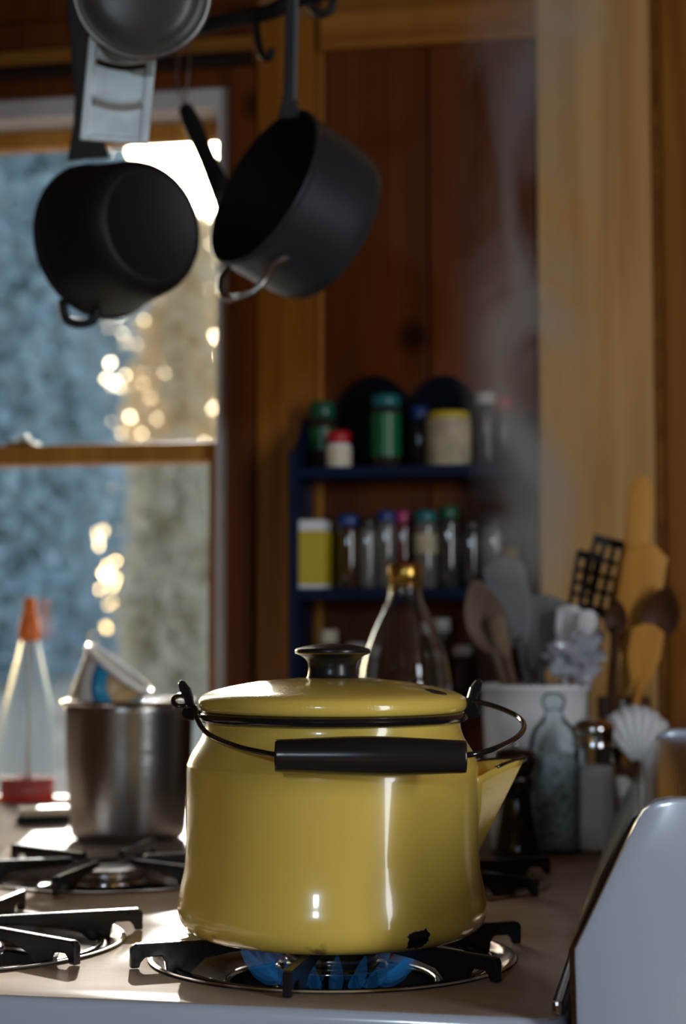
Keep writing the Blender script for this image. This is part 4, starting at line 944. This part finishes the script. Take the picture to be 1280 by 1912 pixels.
hook(lc+UP*(rl+.002), ld); MB().tube([lc+UP*(rl-.006), lc+UP*(rl+.006)], .003, 8, smooth_path=False).build('hanging_loop', 'steel', ld)

# ================================================================== OUTDOORS
def leafmat(name, col, trans):
    m, n, p = newmat(name); n.nodes.remove(p)
    d = n.nodes.new('ShaderNodeBsdfDiffuse'); t = n.nodes.new('ShaderNodeBsdfTranslucent'); mx = n.nodes.new('ShaderNodeMixShader'); mx.inputs[0].default_value = trans
    d.inputs[0].default_value = C3(col); t.inputs[0].default_value = C3(col)
    link(n, d.outputs[0], mx.inputs[1]); link(n, t.outputs[0], mx.inputs[2]); link(n, mx.outputs[0], n.nodes['Material Output'].inputs[0]); return m
M['ever_leaf'] = leafmat('evergreen_leaf', (.42, .50, .52), .3)
M['dry_leaf'] = leafmat('dry_leaf', (.85, .74, .54), .55)
M['olive_leaf'] = leafmat('olive_leaf', (.70, .60, .44), .5)
M['bark'] = pm('bark', (.24, .17, .12), .9, bump=.6, bscale=14, var=.4)
M['earth'] = pm('dry_earth', (.46, .36, .24), .95, var=.4, vscale=1.2, bump=.5, bscale=6)
# ground: level by the house, rising to a dry bank on the right
v = []; f = []; NX, NY = 48, 40
for j in range(NY+1):
    for i in range(NX+1):
        X = -22+40*i/NX; Y = YW+.6+34*j/NY
        r_ = max(0, min(1, (X+.22*Y+2.0)/6)); up_ = max(0, min(1, (Y-6)/14))
        zz_ = -1.2+up_*(1.2+1.6*r_*r_*(3-2*r_))+.25*mnoise.noise(Vector((X*.35, Y*.35, 0)))
        v.append((X, Y, zz_))
for j in range(NY):
    for i in range(NX): a = j*(NX+1)+i; f.append((a, a+1, a+NX+2, a+NX+1))
struct('ground', MB().add(v, f), 'earth')
def tree(name, label, base, h, rx, ry, n_leaf, leaf, mat, crown0=.12, cat='tree', cone=.6, lean=0.):
    t = thing(name, base, label, cat, 'plants outside the window')
    base = Vector(base)
    MB().tube([base-Z*.3, base+Z*h*.3+Vector((lean*.3, 0, 0)), base+Z*h*.62+Vector((lean*.6, 0, 0)), base+Z*h*.95+Vector((lean, 0, 0))], [h*.03, h*.024, h*.015, h*.004], 10).build('trunk', 'bark', t)
    v = []; f = []
    for k in range(n_leaf):
        tt = random.random()**.8; z_ = h*(crown0+(1-crown0)*tt); rr = (1-tt*cone)*math.sqrt(random.random()); a = random.uniform(0, 2*PI)
        wob = 1+.35*mnoise.noise(Vector((math.cos(a)*2, math.sin(a)*2, z_*1.3/h*4)))
        c = base+Vector((lean*z_/h+rx*rr*wob*math.cos(a), ry*rr*wob*math.sin(a), z_))
        u = Vector((random.gauss(0, 1), random.gauss(0, 1), random.gauss(0, 1))).normalized(); q = u.orthogonal().normalized(); s_ = leaf*random.uniform(.6, 1.3)
        i0 = len(v); v += [c-u*s_, c+q*s_*.45, c+u*s_, c-q*s_*.45]; f.append((i0, i0+1, i0+2, i0+3))
    o = MB().add(v, f, False).build('foliage', mat, t, fix=False); o['kind'] = 'stuff'
    return t
def ground_pt(px, dep, z): p_ = atd(px, 1180, dep); return (p_.x, p_.y, z)
tree('evergreen_tree', 'tall blue-green shaded evergreen outside the window', ground_pt(95, 27.0, -.2), 13.0, 1.30, 1.2, 16000, .16, 'ever_leaf', .0, cone=.25)
tree('evergreen_tree', 'low spreading shaded evergreen in front of the tall one', ground_pt(40, 20.0, -.6), 6.0, 1.0, 1.0, 9000, .14, 'ever_leaf', .0, cone=.30)
tree('evergreen_tree', 'shaded evergreen farther back beyond the tall one', ground_pt(-60, 33.0, 0.), 16.0, 1.9, 1.5, 14000, .20, 'ever_leaf', .0, cone=.2)
tree('straw_tree', 'straw-coloured sunlit tree outside the window', ground_pt(330, 31.0, .2), 7.6, 1.3, .9, 9000, .14, 'dry_leaf', .0, cone=.25)
tree('dry_shrub', 'olive shrub growing outside below the straw-coloured tree', ground_pt(330, 15.0, -.8), 2.6, .55, .5, 6000, .10, 'olive_leaf', .0, cone=.3, cat='shrub')
tree('straw_tree', 'wide straw-coloured tree standing to the side of the other straw-coloured tree', ground_pt(560, 34.0, .4), 7.0, 2.0, 1.2, 9000, .18, 'dry_leaf', .0, cone=.25)
